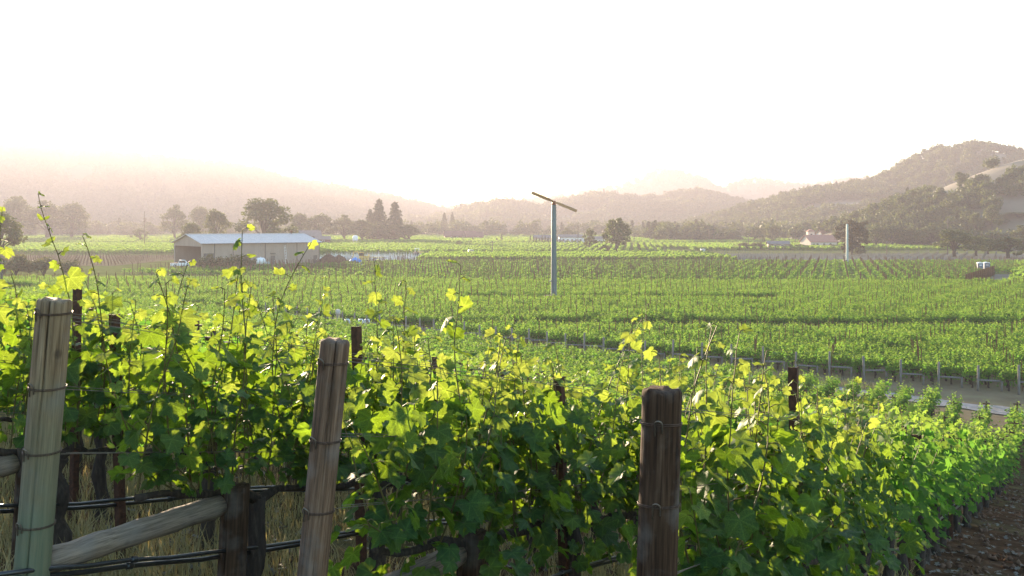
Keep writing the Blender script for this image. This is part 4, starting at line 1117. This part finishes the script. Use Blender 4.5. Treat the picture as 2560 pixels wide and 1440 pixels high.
# woods on the hills and along the valley edge (one mass each)
W_PROTO = []
for kd in ('oak', 'round', 'oak', 'conifer'):
    rng = np.random.default_rng(len(W_PROTO) + 40); n = 260
    if kd == 'conifer':
        z = rng.random(n); r_ = .32 * (1 - z) * rng.random(n) ** .4; a = rng.uniform(0, 6.28, n); P = np.stack([np.cos(a) * r_, np.sin(a) * r_, z], 1); mt = 'conifer'
    else:
        P = []
        for c in range(9):
            a = rng.uniform(0, 6.28); rd = .3 * math.sqrt(rng.random()); v = rng.normal(0, 1, (n // 9, 3)); v /= np.linalg.norm(v, axis=1, keepdims=True); v *= rng.random((n // 9, 1)) ** .4 * .22
            P.append(v + np.array([math.cos(a) * rd, math.sin(a) * rd, rng.uniform(.35, .8)]))
        P = np.concatenate(P); mt = 'tree'
    W_PROTO.append(crown_mesh('wood_crown', P, rng.uniform(.08, .16, len(P)), mt, rng, np.clip(rng.normal(.4, .25, len(P)), 0, 1)))
def wood_on(key, name, label, n, hmin, hmax, thr, ns, ymin=0):
    Xh, Yh, zf = HILLS[key]
    rng = np.random.default_rng(hash(key) % 1000 if False else len(key) * 7 + n)
    X = rng.uniform(Xh[0], Xh[-1], n); Y = rng.uniform(Yh[0] + ymin, Yh[0] + (Yh[-1] - Yh[0]) * .72, n)
    Z = zf(X, Y); m = (fbm(X / ns, Y / ns, 61 if key != 'right' else 67) > thr + (.22 * (Y < 452) if key == 'near' else 0)) & (Z > .5) & in_view(X, Y, .04)
    X, Y, Z = X[m], Y[m], Z[m]; n = len(X); h = rng.uniform(hmin, hmax, n)
    idx = rng.choice([0, 1, 2, 3], n, p=[.34, .3, .3, .06]); w = h * rng.uniform(.8, 1.2, n)
    tag(scatter(name, np.stack([X, Y, Z - .3], 1), rng.uniform(0, 6.28, n), np.stack([w, w, h], 1), idx, W_PROTO), label, 'wood')
wood_on('near', 'hillside_wood', 'dark oak wood on the nearer right-hand slope', 3000, 4, 8.5, .46, 45)
wood_on('right', 'hillside_wood', 'hazy oak wood covering the tall hill on the right', 9000, 6, 11, .41, 70)
wood_on('low', 'hillside_wood', 'pale wooded low hills in the middle distance', 6000, 11, 19, .36, 100)
wood_on('left', 'hillside_wood', 'faint wooded mountain behind the sun glow', 9000, 12, 24, .3, 150)
wood_on('far', 'hillside_wood', 'faintest far hills on the horizon', 5000, 12, 20, .35, 140)
rng = np.random.default_rng(71); n = 620
X = rng.uniform(-430, 150, n); Y = rng.uniform(760, 900, n); m = in_view(X, Y, .03) & (fbm(X / 40, Y / 40, 91) > .40); X, Y = X[m], Y[m]
h = rng.uniform(6, 15, len(X)); w = h * rng.uniform(.9, 1.4, len(X))
tag(scatter('valley_treeline', np.stack([X, Y, ground_z(X, Y)], 1), rng.uniform(0, 6.28, len(X)), np.stack([w, w, h], 1), rng.choice([0, 1, 2, 3], len(X), p=[.35, .3, .25, .1]), W_PROTO), 'hazy tree belt across the valley below the hills', 'wood', kind='stuff')
n = 520; X = rng.uniform(80, 330, n); Y = rng.uniform(540, 760, n); m = in_view(X, Y, .03) & (fbm(X / 35, Y / 35, 95) > .42); X, Y = X[m], Y[m]
h = rng.uniform(6, 13, len(X)); w = h * rng.uniform(.9, 1.3, len(X))
tag(scatter('valley_treeline', np.stack([X, Y, ground_z(X, Y)], 1), rng.uniform(0, 6.28, len(X)), np.stack([w, w, h], 1), rng.choice([0, 1, 2, 3], len(X), p=[.3, .25, .25, .2]), W_PROTO), 'hazy tree belt at the foot of the right-hand hill', 'wood', kind='stuff')

# ------------------------------------------------------------------ wind machines
def wind_machine(X, Y, top, label, mat, blade=True, r0=.40, r1=.33):
    z = float(ground_z(X, Y))
    t = thing('wind_machine', label, 'wind machine', (X, Y, z), group='wind machines')
    H = top - z
    mb = MB(); mb.lathe([(r0 * 1.02, -.1), (r0, .0), (r0 * .98, H * .22), (r0 * .98, H * .22 + .01), (r1, H - .15), (r1 * .9, H)], 24); tw = mb.build('tower', M[mat], t, True)
    mb = MB(); mb.lathe([(r0 * 1.5, 0), (r0 * 1.5, .06)], 20); mb.build('base_flange', M[mat], tw)
    mb = MB(); mb.lathe([(r0 * 1.12, H * .235), (r0 * 1.12, H * .245 + .06)], 20); mb.box((-r0 - .08, -.1, H * .24), (.3, .25, .12)); mb.build('collar', M[mat], tw)
    mb = MB(); mb.box((-r0 - .35, -.3, 1.05), (.9, .7, .5)); mb.box((-r0 - .35, -.3, .4), (.7, .5, .8)); mb.build('engine_box', M['shed_trim'], t)
    if blade:
        mb = MB(); mb.lathe([(.22, H), (.26, H + .08), (.26, H + .34), (.16, H + .42)], 14); mb.tube([(-.05, .35, H + .26), (0, -.62, H + .30)], [.20, .16], 12)
        hd = mb.build('gearbox', M['gearbox'], t, True)
        c = np.array([.02, -.62, H + .36]); d = np.array([.925, 0, -.38]); d /= np.linalg.norm(d); nr = np.array([.38, 0, .925]); nr /= np.linalg.norm(nr)
        mb = MB(); mb.lathe([(.14, -.06), (.14, .06)], 12); hub = mb.build('hub', M['gearbox'], t, True, loc=tuple(c), rot=(R(90), 0, 0))
        for sg in (-1, 1):
            V = []; n = 10; L_ = 2.95
            for i in range(n + 1):
                s = i / n; hw = .19 * (1.0 if s > .12 else .75); tw_ = .5 * (1 - s) + .12
                q = c + d * sg * (.12 + s * L_)
                a = nr * math.cos(tw_) + np.array([0, 1, 0]) * math.sin(tw_) * sg
                b = np.cross(d, a)
                for u_, v_ in ((-hw, -.012), (0, -.035), (hw, -.012), (hw, .012), (0, .03), (-hw, .012)): V.append(q + a * u_ + b * v_)
            Fc = [(i * 6 + j, i * 6 + (j + 1) % 6, (i + 1) * 6 + (j + 1) % 6, (i + 1) * 6 + j) for i in range(n) for j in range(6)] + [(5, 4, 3, 2, 1, 0), tuple(n * 6 + j for j in range(6))]
            link('fan_blade', make_mesh('fan_blade', V, Fc, [M['blade']]), t)
    return t
wind_machine(5.3, 126, EYE + 48 / F * 126, 'tall grey-green wind machine with a two-bladed fan in the middle vineyard', 'tower', True, .37, .29)
wind_machine(px(2118, 250), 250, EYE + 0 / F * 250, 'pale bare wind machine pole without fan, in front of the reddish cedar', 'tower_pale', False, .30, .26)

# ------------------------------------------------------------------ metal shed
def shed():
    Yc = 240.0; X0 = px(507, Yc); th = R(38); L_, W_, he, hr = 31.0, 20.0, 5.6, 7.65
    t = thing('metal_shed', 'long tan metal shed with a pale roof and open gable end', 'shed', (X0, Yc, 0), (0, 0, th))
    T = .12
    # walls: local x along the long side, y going back; front long side at y=0, open gable at x=0
    mb = MB(); mb.box((L_ / 2, T / 2, he / 2), (L_, T, he)); fw = mb.build('front_wall', M['shed_wall'], t)
    rib = MB(); rib.box((0, 0, he / 2), (.05, .05, he)); rm = rib.mesh('wall_rib', M['shed_wall'])
    for i in range(62): link('wall_rib', rm, fw, (.25 + i * .5, -.028, 0))
    mb = MB(); mb.box((0, -.05, he / 2), (.16, .1, he)); sm_ = mb.mesh('corner_trim', M['shed_trim'])
    for x in (2.9, 7.6, 16.0, 24.6, L_ - .09): link('seam_trim', sm_, fw, (x, -.03, 0))
    mb = MB(); mb.box((L_ / 2, W_ - T / 2, he / 2), (L_, T, he)); mb.build('back_wall', M['shed_wall'], t)
    mb = MB(); mb.prism([(0, 0), (W_, 0), (W_, he), (W_ / 2, hr - .1), (0, he)], 0, T)
    V = [(L_ - y, x, z) for x, y, z in mb.v]; link('end_wall', make_mesh('end_wall', V, mb.f, [M['shed_wall']]), t)
    # open gable: posts, header and gable triangle
    g = MB()
    def gb(y0, y1, z0, z1): g.box((T / 2, (y0 + y1) / 2, (z0 + z1) / 2), (T, y1 - y0, z1 - z0))
    gb(T + .003, 1.2, 0, he - .8); gb(W_ - .8, W_ - T - .003, 0, he - .8)
    V = [(0, T + .003, he - .8), (0, W_ - T - .003, he - .8), (0, W_ - T - .003, he), (0, W_ / 2, hr - .1), (0, T + .003, he)]; V += [(T, y, z) for x, y, z in V]
    g.add(V, [(0, 1, 2, 3, 4), (9, 8, 7, 6, 5)] + [(i, (i + 1) % 5, (i + 1) % 5 + 5, i + 5) for i in range(5)])
    g.build('gable_wall', M['shed_wall'], t)
    mb = MB(); mb.box((L_ / 2, W_ / 2, .05), (L_ - .3, W_ - .3, .06)); mb.build('shed_floor', M['dark'], t)
    mb = MB(); mb.box((9, W_ / 2, he / 2), (.1, W_ - .3, he)); mb.build('inner_partition', M['dark'], t)
    ov = .6
    for sg, nm in ((0, 'roof_front'), (1, 'roof_back')):
        ye = -ov if sg == 0 else W_ + ov
        ze = he - ov * (hr - he) / (W_ / 2)
        V = [(-ov, ye, ze), (L_ + ov, ye, ze), (L_ + ov, W_ / 2, hr), (-ov, W_ / 2, hr)]
        V += [(x, y, z + .12) for x, y, z in V]
        rf = link('roof_panel', make_mesh('roof_panel', V, [(0, 1, 2, 3), (7, 6, 5, 4), (0, 4, 5, 1), (1, 5, 6, 2), (2, 6, 7, 3), (3, 7, 4, 0)], [M['metal_roof']]), t)
        rb = MB(); rb.add([(-.04, ye, ze + .12), (.04, ye, ze + .12), (.04, W_ / 2, hr + .12), (-.04, W_ / 2, hr + .12), (-.04, ye, ze + .18), (.04, ye, ze + .18), (.04, W_ / 2, hr + .18), (-.04, W_ / 2, hr + .18)],
                          [(0, 1, 2, 3), (7, 6, 5, 4), (0, 4, 5, 1), (1, 5, 6, 2), (2, 6, 7, 3), (3, 7, 4, 0)])
        rbm = rb.mesh('roof_rib', M['metal_roof'])
        for i in range(32): link('roof_rib', rbm, rf, (i * 1.0, 0, 0))
        mb = MB(); mb.box((L_ / 2, ye + (-.07 if sg == 0 else .07), ze + .03), (L_ + 2 * ov, .14, .16)); mb.build('gutter', M['shed_trim'], rf)
    mb = MB(); mb.box((L_ / 2, W_ / 2, hr + .17), (L_ + 2 * ov, .5, .1)); mb.build('ridge_cap', M['metal_roof'], t)
    mb = MB(); mb.lathe([(.3, 0), (.3, .5), (.45, .55), (.45, .75), (.1, .95)], 12); mb.build('roof_vent', M['rust_far'], t, True, loc=(L_ - 3.2, W_ / 2, hr + .1))
    d = MB(); d.box((0, -.08, 1.6), (2.6, .08, 3.2)); dd = d.build('sliding_door', M['shed_trim'], t, loc=(1.5, 0, 0)); mb = MB(); mb.box((.9, -.15, 1.4), (.08, .06, .4)); mb.build('door_handle', M['dark'], dd)
    for x, w, h in ((18.0, 1.1, 2.3), (L_ - 1.2, 1.0, 2.2)):
        d = MB(); d.box((0, -.08, h / 2), (w, .07, h)); dd = d.build('side_door', M['shed_trim'], t, loc=(x, 0, 0)); mb = MB(); mb.box((w * .36, -.15, 1.1), (.06, .06, .16)); mb.build('door_handle', M['white'], dd)
    mb = MB(); mb.box((0, -.12, 3.9), (.22, .16, .3)); mb.build('wall_lamp', M['white'], t, loc=(27.5, 0, 0))
    mb = MB(); mb.box((0, -.14, 2.9), (1.4, .2, .25)); mb.build('door_canopy', M['shed_trim'], t, loc=(18, 0, 0))
    # striped mast leaning on the wall
    lad = thing('ladder', 'tall pale ladder leaning on the long side of the shed', 'ladder', (X0 + math.cos(th) * 21.2, Yc + math.sin(th) * 21.2, 0), (0, 0, th))
    for sx in (-.2, .2):
        mb = MB(); mb.tube([(sx, -1.2, 0), (sx, -.22, 4.9)], .035, 6); mb.build('rail', M['white'], lad)
    for i in range(14):
        s = (i + .7) / 14.5; mb = MB(); mb.tube([(-.2, -1.2 + .98 * s, 4.9 * s), (.2, -1.2 + .98 * s, 4.9 * s)], .03, 5); mb.build('rung', M['gearbox'] if i % 2 else M['white'], lad)
    return X0, Yc, th
SX, SY, STH = shed()
def on_shed(x, y): return (SX + math.cos(STH) * x - math.sin(STH) * y, SY + math.sin(STH) * x + math.cos(STH) * y)

def tank(x, y, s, mat, label):
    t = thing('storage_tank', label, 'tank', (x, y, 0), (0, 0, .4), 'tanks by the shed', (s, s, s))
    mb = MB()
    prof = [(.05, -1.25), (.55, -1.15), (.85, -.85), (.92, -.4), (.92, .4), (.85, .85), (.55, 1.15), (.05, 1.25)]
    mb.lathe(prof, 20); o = mb.build('vessel', M[mat], t, True, loc=(0, 0, 1.25), rot=(0, R(90), 0))
    mb = MB(); mb.lathe([(.16, 0), (.16, .12), (.2, .14), (.2, .2)], 12); mb.build('filler_cap', M[mat], t, True, loc=(0, 0, 2.15))
    for sg in (-.6, .6):
        mb = MB(); mb.box((sg, 0, .22), (.14, 1.3, .44)); mb.build('saddle', M['shed_trim'], t)
tx, ty = on_shed(12.8, -4.5); tank(tx, ty, .95, 'white', 'rounded white storage tank in front of the shed')
tx, ty = on_shed(15.4, -2.6); tank(tx, ty, .45, 'tower_pale', 'small grey-green tank to the right of the white one')

def pickup(x, y, rz, label, mat='white', s=1.0):
    t = thing('pickup_truck', label, 'truck', (x, y, .0), (0, 0, rz), None, (s, s, s))
    mb = MB(); mb.prism([(-2.6, .45), (2.55, .45), (2.6, .95), (1.35, 1.08), (-2.6, 1.05)], -.92, .92); b = mb.build('body', M[mat], t)
    mb = MB(); mb.prism([(-.75, 1.07), (1.25, 1.085), (.75, 1.75), (-.6, 1.78)], -.82, .82); mb.build('cab', M[mat], t)
    mb = MB(); mb.prism([(-.62, 1.15), (1.0, 1.15), (.66, 1.66), (-.52, 1.68)], -.835, .835); mb.build('side_window', M['glass'], t)
    mb = MB(); mb.add([(1.16, -.72, 1.15), (1.16, .72, 1.15), (.81, .68, 1.70), (.81, -.68, 1.70)], [(0, 1, 2, 3)]); mb.build('windscreen', M['glass'], t)
    mb = MB(); mb.box((-1.65, 0, 1.09), (1.7, 1.6, .05)); mb.build('load_bed', M['dark'], t)
    for wx in (-1.6, 1.65):
        for wy in (-.86, .86):
            mb = MB(); mb.lathe([(.25, -.12), (.37, -.11), (.38, 0), (.37, .11), (.25, .12)], 18); w = mb.build('wheel', M['rubber'], t, True, loc=(wx, wy, .38), rot=(R(90), 0, 0))
            mb = MB(); mb.lathe([(.05, -.13), (.22, -.13), (.22, .13), (.05, .13)], 12); mb.build('rim', M['metal_roof'], w, True)
    for wy in (-.65, .65):
        mb = MB(); mb.box((2.6, wy, .8), (.06, .35, .18)); mb.build('headlight', M['glass'], t)
pt = on_shed(-6.0, 2.5); pickup(px(455, 236), 236, R(15), 'white pickup truck parked by the open gable of the shed')

# heaps, tarp and machinery to the right of the shed
def heap(name, x, y, r, h, mat, label, seed, cat='heap', sx=1.5):
    rng = np.random.default_rng(seed); xs = np.linspace(-1, 1, 26)
    X, Y = np.meshgrid(xs, xs); D = np.sqrt(X ** 2 + Y ** 2)
    Z = h * np.clip(1 - D, 0, 1) ** .7 * (.7 + .6 * fbm(X * 2 + seed, Y * 2, seed)) - .05
    V = np.stack([X.ravel() * r * sx, Y.ravel() * r, Z.ravel()], 1); i = np.arange(25)[None, :] + np.arange(25)[:, None] * 26
    Fq = np.stack([i, i + 1, i + 27, i + 26], -1).reshape(-1, 4)
    return tag(link(name, make_mesh(name, V, Fq, [M[mat]], smooth=False), None, (x, y, .02)), label, cat, 'heaps beside the shed')
heap('mulch_heap', px(822, 252), 252, 2.2, 2.9, 'mulch', 'left brown compost heap beside the end of the shed', 5)
heap('mulch_heap', px(847, 254), 254, 2.0, 2.5, 'mulch', 'right brown compost heap next to the blue tarp', 6)
heap('tarp_pile', px(889, 250), 250, 1.9, 2.3, 'tarp', 'pile of goods under a bright blue tarp', 8, 'tarp', 1.2)
def digger(x, y, rz):
    t = thing('excavator', 'small yellow excavator working behind the blue tarp', 'excavator', (x, y, 0), (0, 0, rz))
    for sy in (-.8, .8):
        mb = MB(); mb.prism([(-1.3, .1), (-1.1, 0), (1.1, 0), (1.3, .1), (1.3, .5), (1.1, .6), (-1.1, .6), (-1.3, .5)], sy - .22, sy + .22); mb.build('track', M['rubber'], t)
    mb = MB(); mb.box((-.2, 0, 1.0), (2.2, 1.6, .75)); mb.box((-1.0, 0, 1.5), (.7, 1.5, .5)); mb.build('body', M['yellow'], t)
    mb = MB(); mb.box((.3, .35, 2.05), (1.0, .8, 1.35)); cb = mb.build('cab', M['yellow'], t); mb = MB(); mb.box((.31, .35, 2.15), (1.02, .84, .8)); mb.build('window', M['glass'], cb)
    mb = MB(); mb.tube([(.8, -.3, 1.2), (1.9, -.3, 2.9), (3.1, -.3, 2.6)], [.2, .18, .14], 6); mb.build('boom', M['yellow'], t)
    mb = MB(); mb.tube([(3.1, -.3, 2.6), (3.4, -.3, 1.1)], [.13, .10], 6); mb.build('stick', M['yellow'], t)
    mb = MB(); mb.prism([(3.1, 1.1), (3.7, 1.1), (3.6, .4), (3.0, .5)], -.7, .1); mb.build('bucket', M['rust'], t)
digger(px(908, 268), 268, R(160))
def trailer(x, y, rz, label, mat='yellow'):
    t = thing('flat_trailer', label, 'trailer', (x, y, 0), (0, 0, rz), 'trailers by the shed')
    mb = MB(); mb.box((0, 0, .8), (4.2, 1.8, .18)); mb.build('deck', M[mat], t)
    for wx in (-.5, .5):
        for wy in (-.95, .95):
            mb = MB(); mb.lathe([(.2, -.1), (.33, -.09), (.33, .09), (.2, .1)], 14); mb.build('wheel', M['rubber'], t, True, loc=(wx, wy, .34), rot=(R(90), 0, 0))
    mb = MB(); mb.tube([(2.1, 0, .75), (3.2, 0, .6)], .06, 6); mb.build('drawbar', M['rust'], t)
    mb = MB(); mb.box((-2.0, 0, 1.25), (.1, 1.8, .8)); mb.build('headboard', M[mat], t)
trailer(px(940, 285), 285, .2, 'yellow flat trailer behind the blue tarp')
def tractor(x, y, rz, label):
    t = thing('tractor', label, 'tractor', (x, y, 0), (0, 0, rz))
    mb = MB(); mb.box((.9, 0, 1.15), (1.9, .8, .7)); mb.box((-.4, 0, 1.1), (1.0, 1.0, .7)); mb.build('body', M['yellow'], t)
    mb = MB(); [mb.tube([(a, b, 1.4), (a, b, 2.5)], .05, 5) for a in (-.9, .2) for b in (-.5, .5)]; mb.box((-.35, 0, 2.55), (1.5, 1.3, .1)); mb.build('canopy', M['white'], t)
    for wx, r_, w in ((-.6, .75, .2), (1.5, .45, .14)):
        for wy in (-.75, .75):
            mb = MB(); mb.lathe([(r_ * .6, -w), (r_, -w * .8), (r_, w * .8), (r_ * .6, w)], 18); mb.build('wheel', M['rubber'], t, True, loc=(wx, wy, r_), rot=(R(90), 0, 0))
    mb = MB(); mb.tube([(1.4, .2, 1.5), (1.4, .2, 2.3)], .05, 6); mb.build('exhaust', M['rust'], t)
tractor(px(1045, 318), 318, R(20), 'yellow tractor at the end of the pale planting')
pickup(px(1176, 330), 330, R(8), 'white pickup truck parked on the farm lane in mid valley')
trailer(px(1196, 318), 318, R(10), 'low white trailer beside the white truck on the farm lane', 'white')

# ------------------------------------------------------------------ poles
def utility_pole(x, Y, ytop, label, arm=True, xpx=None):
    X = px(x, Y); H = EYE + (560 - ytop) / F * Y
    t = thing('utility_pole', label, 'pole', (X, Y, 0), group='utility poles in the valley')
    mb = MB(); mb.lathe([(.16, -.3), (.13, H * .6), (.11, H)], 10); mb.build('shaft', M['pole'], t, True)
    if arm:
        mb = MB(); mb.box((0, -.16, H - .5), (2.2, .1, .14)); a = mb.build('cross_arm', M['pole'], t)
        for sx in (-.95, -.4, .4, .95):
            mb = MB(); mb.lathe([(.04, 0), (.06, .06), (.03, .16)], 8, c=(sx, -.16, H - .43)); mb.build('insulator', M['white'], a)
for i, (x, Y, yt, lab, arm) in enumerate(((1231, 328, 602, 'short T-topped pole left of the wind machine', True), (1445, 345, 560, 'plain pole just right of the wind machine tower', False), (1158, 560, 538, 'thin tall pole above the dark red barn', False),
        (1132, 520, 560, 'thin pole left of the dark red barn roof end', True), (361, 430, 528, 'tall pole in the orange glow left of the shed', False), (1585, 400, 578, 'reddish pole right of the large leafy tree', False), (1871, 410, 584, 'thin pole at the left of the house garden', False),
        (1911, 405, 612, 'short thick pole below the clipped cypresses', True), (2217, 330, 602, 'pale slim pole right of the cedar', False), (1773, 520, 574, 'thin pole in the orchard line', False), (2369, 330, 545, 'tall pale pole among the trees on the right', False), (4, 110, 655, 'dark pole at the far left edge', False))):
    utility_pole(x, Y, yt, lab, arm)

# ------------------------------------------------------------------ farm buildings
def building(name, label, x, Y, w, d, h, hr, rz, wall, roof, wins=3, cat='house', door=True):
    t = thing(name, label, cat, (px(x, Y), Y, 0), (0, 0, rz))
    mb = MB(); mb.prism([(-d / 2, 0), (d / 2, 0), (d / 2, h), (0, hr - .1), (-d / 2, h)], -w / 2, w / 2)
    V = [(y, x, z) for x, y, z in mb.v]; link('wall', make_mesh('wall', V, [tuple(reversed(f)) for f in mb.f], [M[wall]]), t)
    ov = .5
    for sg in (-1, 1):
        ye = sg * (d / 2 + ov); ze = h - ov * (hr - h) / (d / 2)
        V = [(-w / 2 - ov, ye, ze), (w / 2 + ov, ye, ze), (w / 2 + ov, 0, hr), (-w / 2 - ov, 0, hr)]; V += [(x, y, z + .15) for x, y, z in V]
        link('roof_panel', make_mesh('roof_panel', V, [(0, 1, 2, 3), (7, 6, 5, 4), (0, 4, 5, 1), (1, 5, 6, 2), (2, 6, 7, 3), (3, 7, 4, 0)], [M[roof]]), t)
    for i in range(wins):
        xx = -w / 2 + (i + 1) * w / (wins + 1)
        mb = MB(); mb.box((xx, -d / 2 - .03, h * .58), (1.3, .08, 1.2)); wo = mb.build('window', M['white'], t)
        mb = MB(); mb.box((xx, -d / 2 - .085, h * .58), (1.1, .04, 1.0)); mb.build('pane', M['glass'], wo)
    if door:
        mb = MB(); mb.box((-w / 2 + w / (wins + 1) * .5, -d / 2 - .03, 1.05), (1.1, .08, 2.1)); dd = mb.build('door', M['shed_trim'], t)
    return t
building('barn', 'dark red low barn, left of two joined long roofs', 1150, 640, 20, 10, 3.0, 5.8, R(6), 'red_roof', 'red_roof', 4, 'barn')
building('barn', 'dark red barn, smaller right one of the two', 1186, 634, 10, 9, 2.6, 5.2, R(10), 'red_roof', 'red_roof', 2, 'barn')
building('farmhouse', 'tan flat-fronted farmhouse left of the wind machine tower', 1365, 520, 12, 7, 3.2, 4.4, R(-5), 'shed_wall', 'old_roof', 4)
building('farmhouse', 'white farmhouse directly right of the wind machine tower', 1428, 510, 13, 7, 3.6, 4.9, R(4), 'white', 'old_roof', 5)
building('farmhouse', 'small white outbuilding beside the slender tree', 1490, 505, 8, 6, 2.8, 4.0, R(4), 'white', 'old_roof', 2)
building('barn', 'distant dark-walled barn with a grey roof behind the shed end', 772, 500, 11, 9, 4.4, 7.0, R(20), 'red_roof', 'old_roof', 2, 'barn')
building('barn', 'lower grey-roofed lean-to right of the distant grey barn', 806, 495, 7, 6, 2.8, 4.2, R(20), 'red_roof', 'old_roof', 1, 'barn')
building('house', 'villa with a terracotta roof and stucco walls by the palms', 2046, 420, 12, 9, 3.0, 5.6, R(12), 'stucco', 'terracotta', 3)
building('shed', 'small grey roofed shed below the shortest palm', 1945, 400, 8, 6, 2.4, 3.4, R(-8), 'shed_wall', 'old_roof', 2, 'shed')
building('house', 'pale house half hidden among trees left of the cedar', 2075, 520, 12, 9, 4.5, 7.5, R(10), 'stucco', 'terracotta', 3)
tw = thing('house_tower', 'square stucco tower with a tiled cap beside the villa', 'tower', (px(2026, 425), 425, 0))
mb = MB(); mb.box((0, 0, 3.6), (2.8, 2.8, 7.2)); mb.build('wall', M['stucco'], tw)
mb = MB(); mb.add([(-1.8, -1.8, 7.1), (1.8, -1.8, 7.1), (1.8, 1.8, 7.1), (-1.8, 1.8, 7.1), (0, 0, 8.3)], [(3, 2, 1, 0), (0, 1, 4), (1, 2, 4), (2, 3, 4), (3, 0, 4)]); mb.build('roof', M['terracotta'], tw)
mb = MB(); mb.box((0, -1.42, 5.6), (.9, .06, 1.2)); mb.build('window', M['glass'], tw)
for i, x in enumerate(np.linspace(1326, 1400, 11)):
    tree('cypress', x, 606, 586 + (i % 4) * 3, 6, '%s small cypress from the left in the row before the white farmhouses' % ordinal(i + 1), 500, i, name='cypress_tree', group='cypress row by the farmhouses')
# a white water tank on legs in the vineyard, behind the shed
wt = thing('water_tank', 'small white tank on legs in the pale vineyard right of the shed', 'tank', (px(888, 470), 470, 0))
mb = MB(); mb.lathe([(1.2, 2.4), (1.3, 2.6), (1.3, 4.3), (.9, 4.8), (.1, 5.0)], 18); mb.build('vessel', M['white'], wt, True)
for a in range(4):
    mb = MB(); mb.tube([(math.cos(a * 1.571 + .8) * 1.3, math.sin(a * 1.571 + .8) * 1.3, 0), (math.cos(a * 1.571 + .8) * 1.0, math.sin(a * 1.571 + .8) * 1.0, 2.5)], .08, 6); mb.build('leg', M['metal_roof'], wt)

# portable toilets, rusty fence, dirt lane at the right
def toilet(x, Y, label):
    t = thing('portable_toilet', label, 'toilet', (px(x, Y), Y, 0), (0, 0, R(-12)), 'portable toilets')
    mb = MB(); mb.box((0, 0, 1.05), (1.1, 1.1, 2.1)); mb.build('cabin', M['toilet'], t)
    mb = MB(); mb.prism([(-.62, 2.1), (.62, 2.1), (.5, 2.26), (0, 2.36), (-.5, 2.26)], -.62, .62); mb.build('roof', M['white'], t)
    mb = MB(); mb.box((0, -.57, 1.0), (.78, .04, 1.85)); d = mb.build('door', M['toilet'], t); mb = MB(); mb.box((.28, -.61, 1.05), (.06, .05, .16)); mb.build('handle', M['white'], d)
    mb = MB(); mb.box((0, -.60, 1.72), (.5, .03, .2)); mb.build('vent_grille', M['white'], d)
toilet(2450, 208, 'left of two blue-grey portable toilets with white roofs'); toilet(2466, 209, 'right of two blue-grey portable toilets with white roofs')
fa = np.array([px(2414, 166), 166.0]); fb = np.array([px(2487, 202), 202.0])
ft = thing('rusty_fence', 'rust-brown slatted steel fence along the dirt lane', 'fence', (fa[0], fa[1], 0))
mb = MB(); mb.box((0, 0, .95), (.30, .06, 1.9)); fm = mb.mesh('slat', M['rust_far']); mb = MB(); mb.box((0, 0, 1.0), (.12, .12, 2.0)); fpm = mb.mesh('fence_post', M['rust_far'])
dv = fb - fa; Lf = float(np.linalg.norm(dv)); fang = math.atan2(dv[1], dv[0])
for i in range(int(Lf / .62)):
    q = dv / Lf * (i * .62); link('slat', fm, ft, (q[0], q[1], .05 * math.sin(i * 1.7)), (0, 0, fang))
for i in range(int(Lf / 3.1) + 1):
    q = dv / Lf * (i * 3.1); link('fence_post', fpm, ft, (q[0] + .12, q[1] - .05, 0), (0, 0, fang))
for z in (.6, 1.4):
    mb = MB(); mb.box((Lf / 2, .06, z), (Lf, .05, .1)); mb.build('rail', M['rust_far'], ft, rot=(0, 0, fang))
V = [(fa[0] + .5, 164, .06), (fa[0] + 7.0, 164, .06), (fb[0] + 4.5, 203, .06), (fb[0] + .6, 203, .06)]
tag(link('dirt_lane', make_mesh('dirt_lane', V, [(0, 1, 2, 3)], [M['field_pale']])), kind='structure')
bh = thing('hive_box', 'small pale box standing at the edge of the far vineyard', 'box', (px(1757, 340), 340, 0))
mb = MB(); mb.box((0, 0, .9), (1.4, 1.2, 1.5)); mb.build('body', M['tower_pale'], bh); mb = MB(); mb.box((0, 0, 1.72), (1.6, 1.4, .12)); mb.build('lid', M['white'], bh)
# ------------------------------------------------------------------ white pump gear by the track
pg = thing('pump_post', 'cream valve post with white pipe elbows beside the track', 'valve post', (px(845, 96), 96, float(ground_z(px(845, 96), 96))))
mb = MB(); mb.lathe([(.20, 0), (.20, 1.5), (.24, 1.52), (.24, 1.9), (.1, 2.0)], 14); mb.build('valve_body', M['stucco'], pg, True)
for sx in (.7, 2.0, 2.6):
    mb = MB(); mb.tube([(sx, 0, 0), (sx, 0, .95), (sx + .05, 0, 1.0), (sx + .35, 0, 1.0), (sx + .4, 0, .95), (sx + .4, 0, .6)], .07, 8); mb.build('pipe_elbow', M['pvc'], pg, True)

# ------------------------------------------------------------------ haze
hm, nt, N, L, out = new_mat('haze_air')
pv = N.new('ShaderNodeVolumePrincipled')
pv.inputs['Color'].default_value = (.48, .455, .50, 1); pv.inputs['Density'].default_value = HAZE_DENSITY; pv.inputs['Anisotropy'].default_value = HAZE_G
L.new(pv.outputs[0], out.inputs['Volume'])
mb = MB(); mb.box((0, 1560, 105), (5600, 3320, 220)); hz = mb.build('haze', hm)
hz['kind'] = 'stuff'; hz['label'] = 'pale evening haze filling the valley air'; hz['category'] = 'haze'
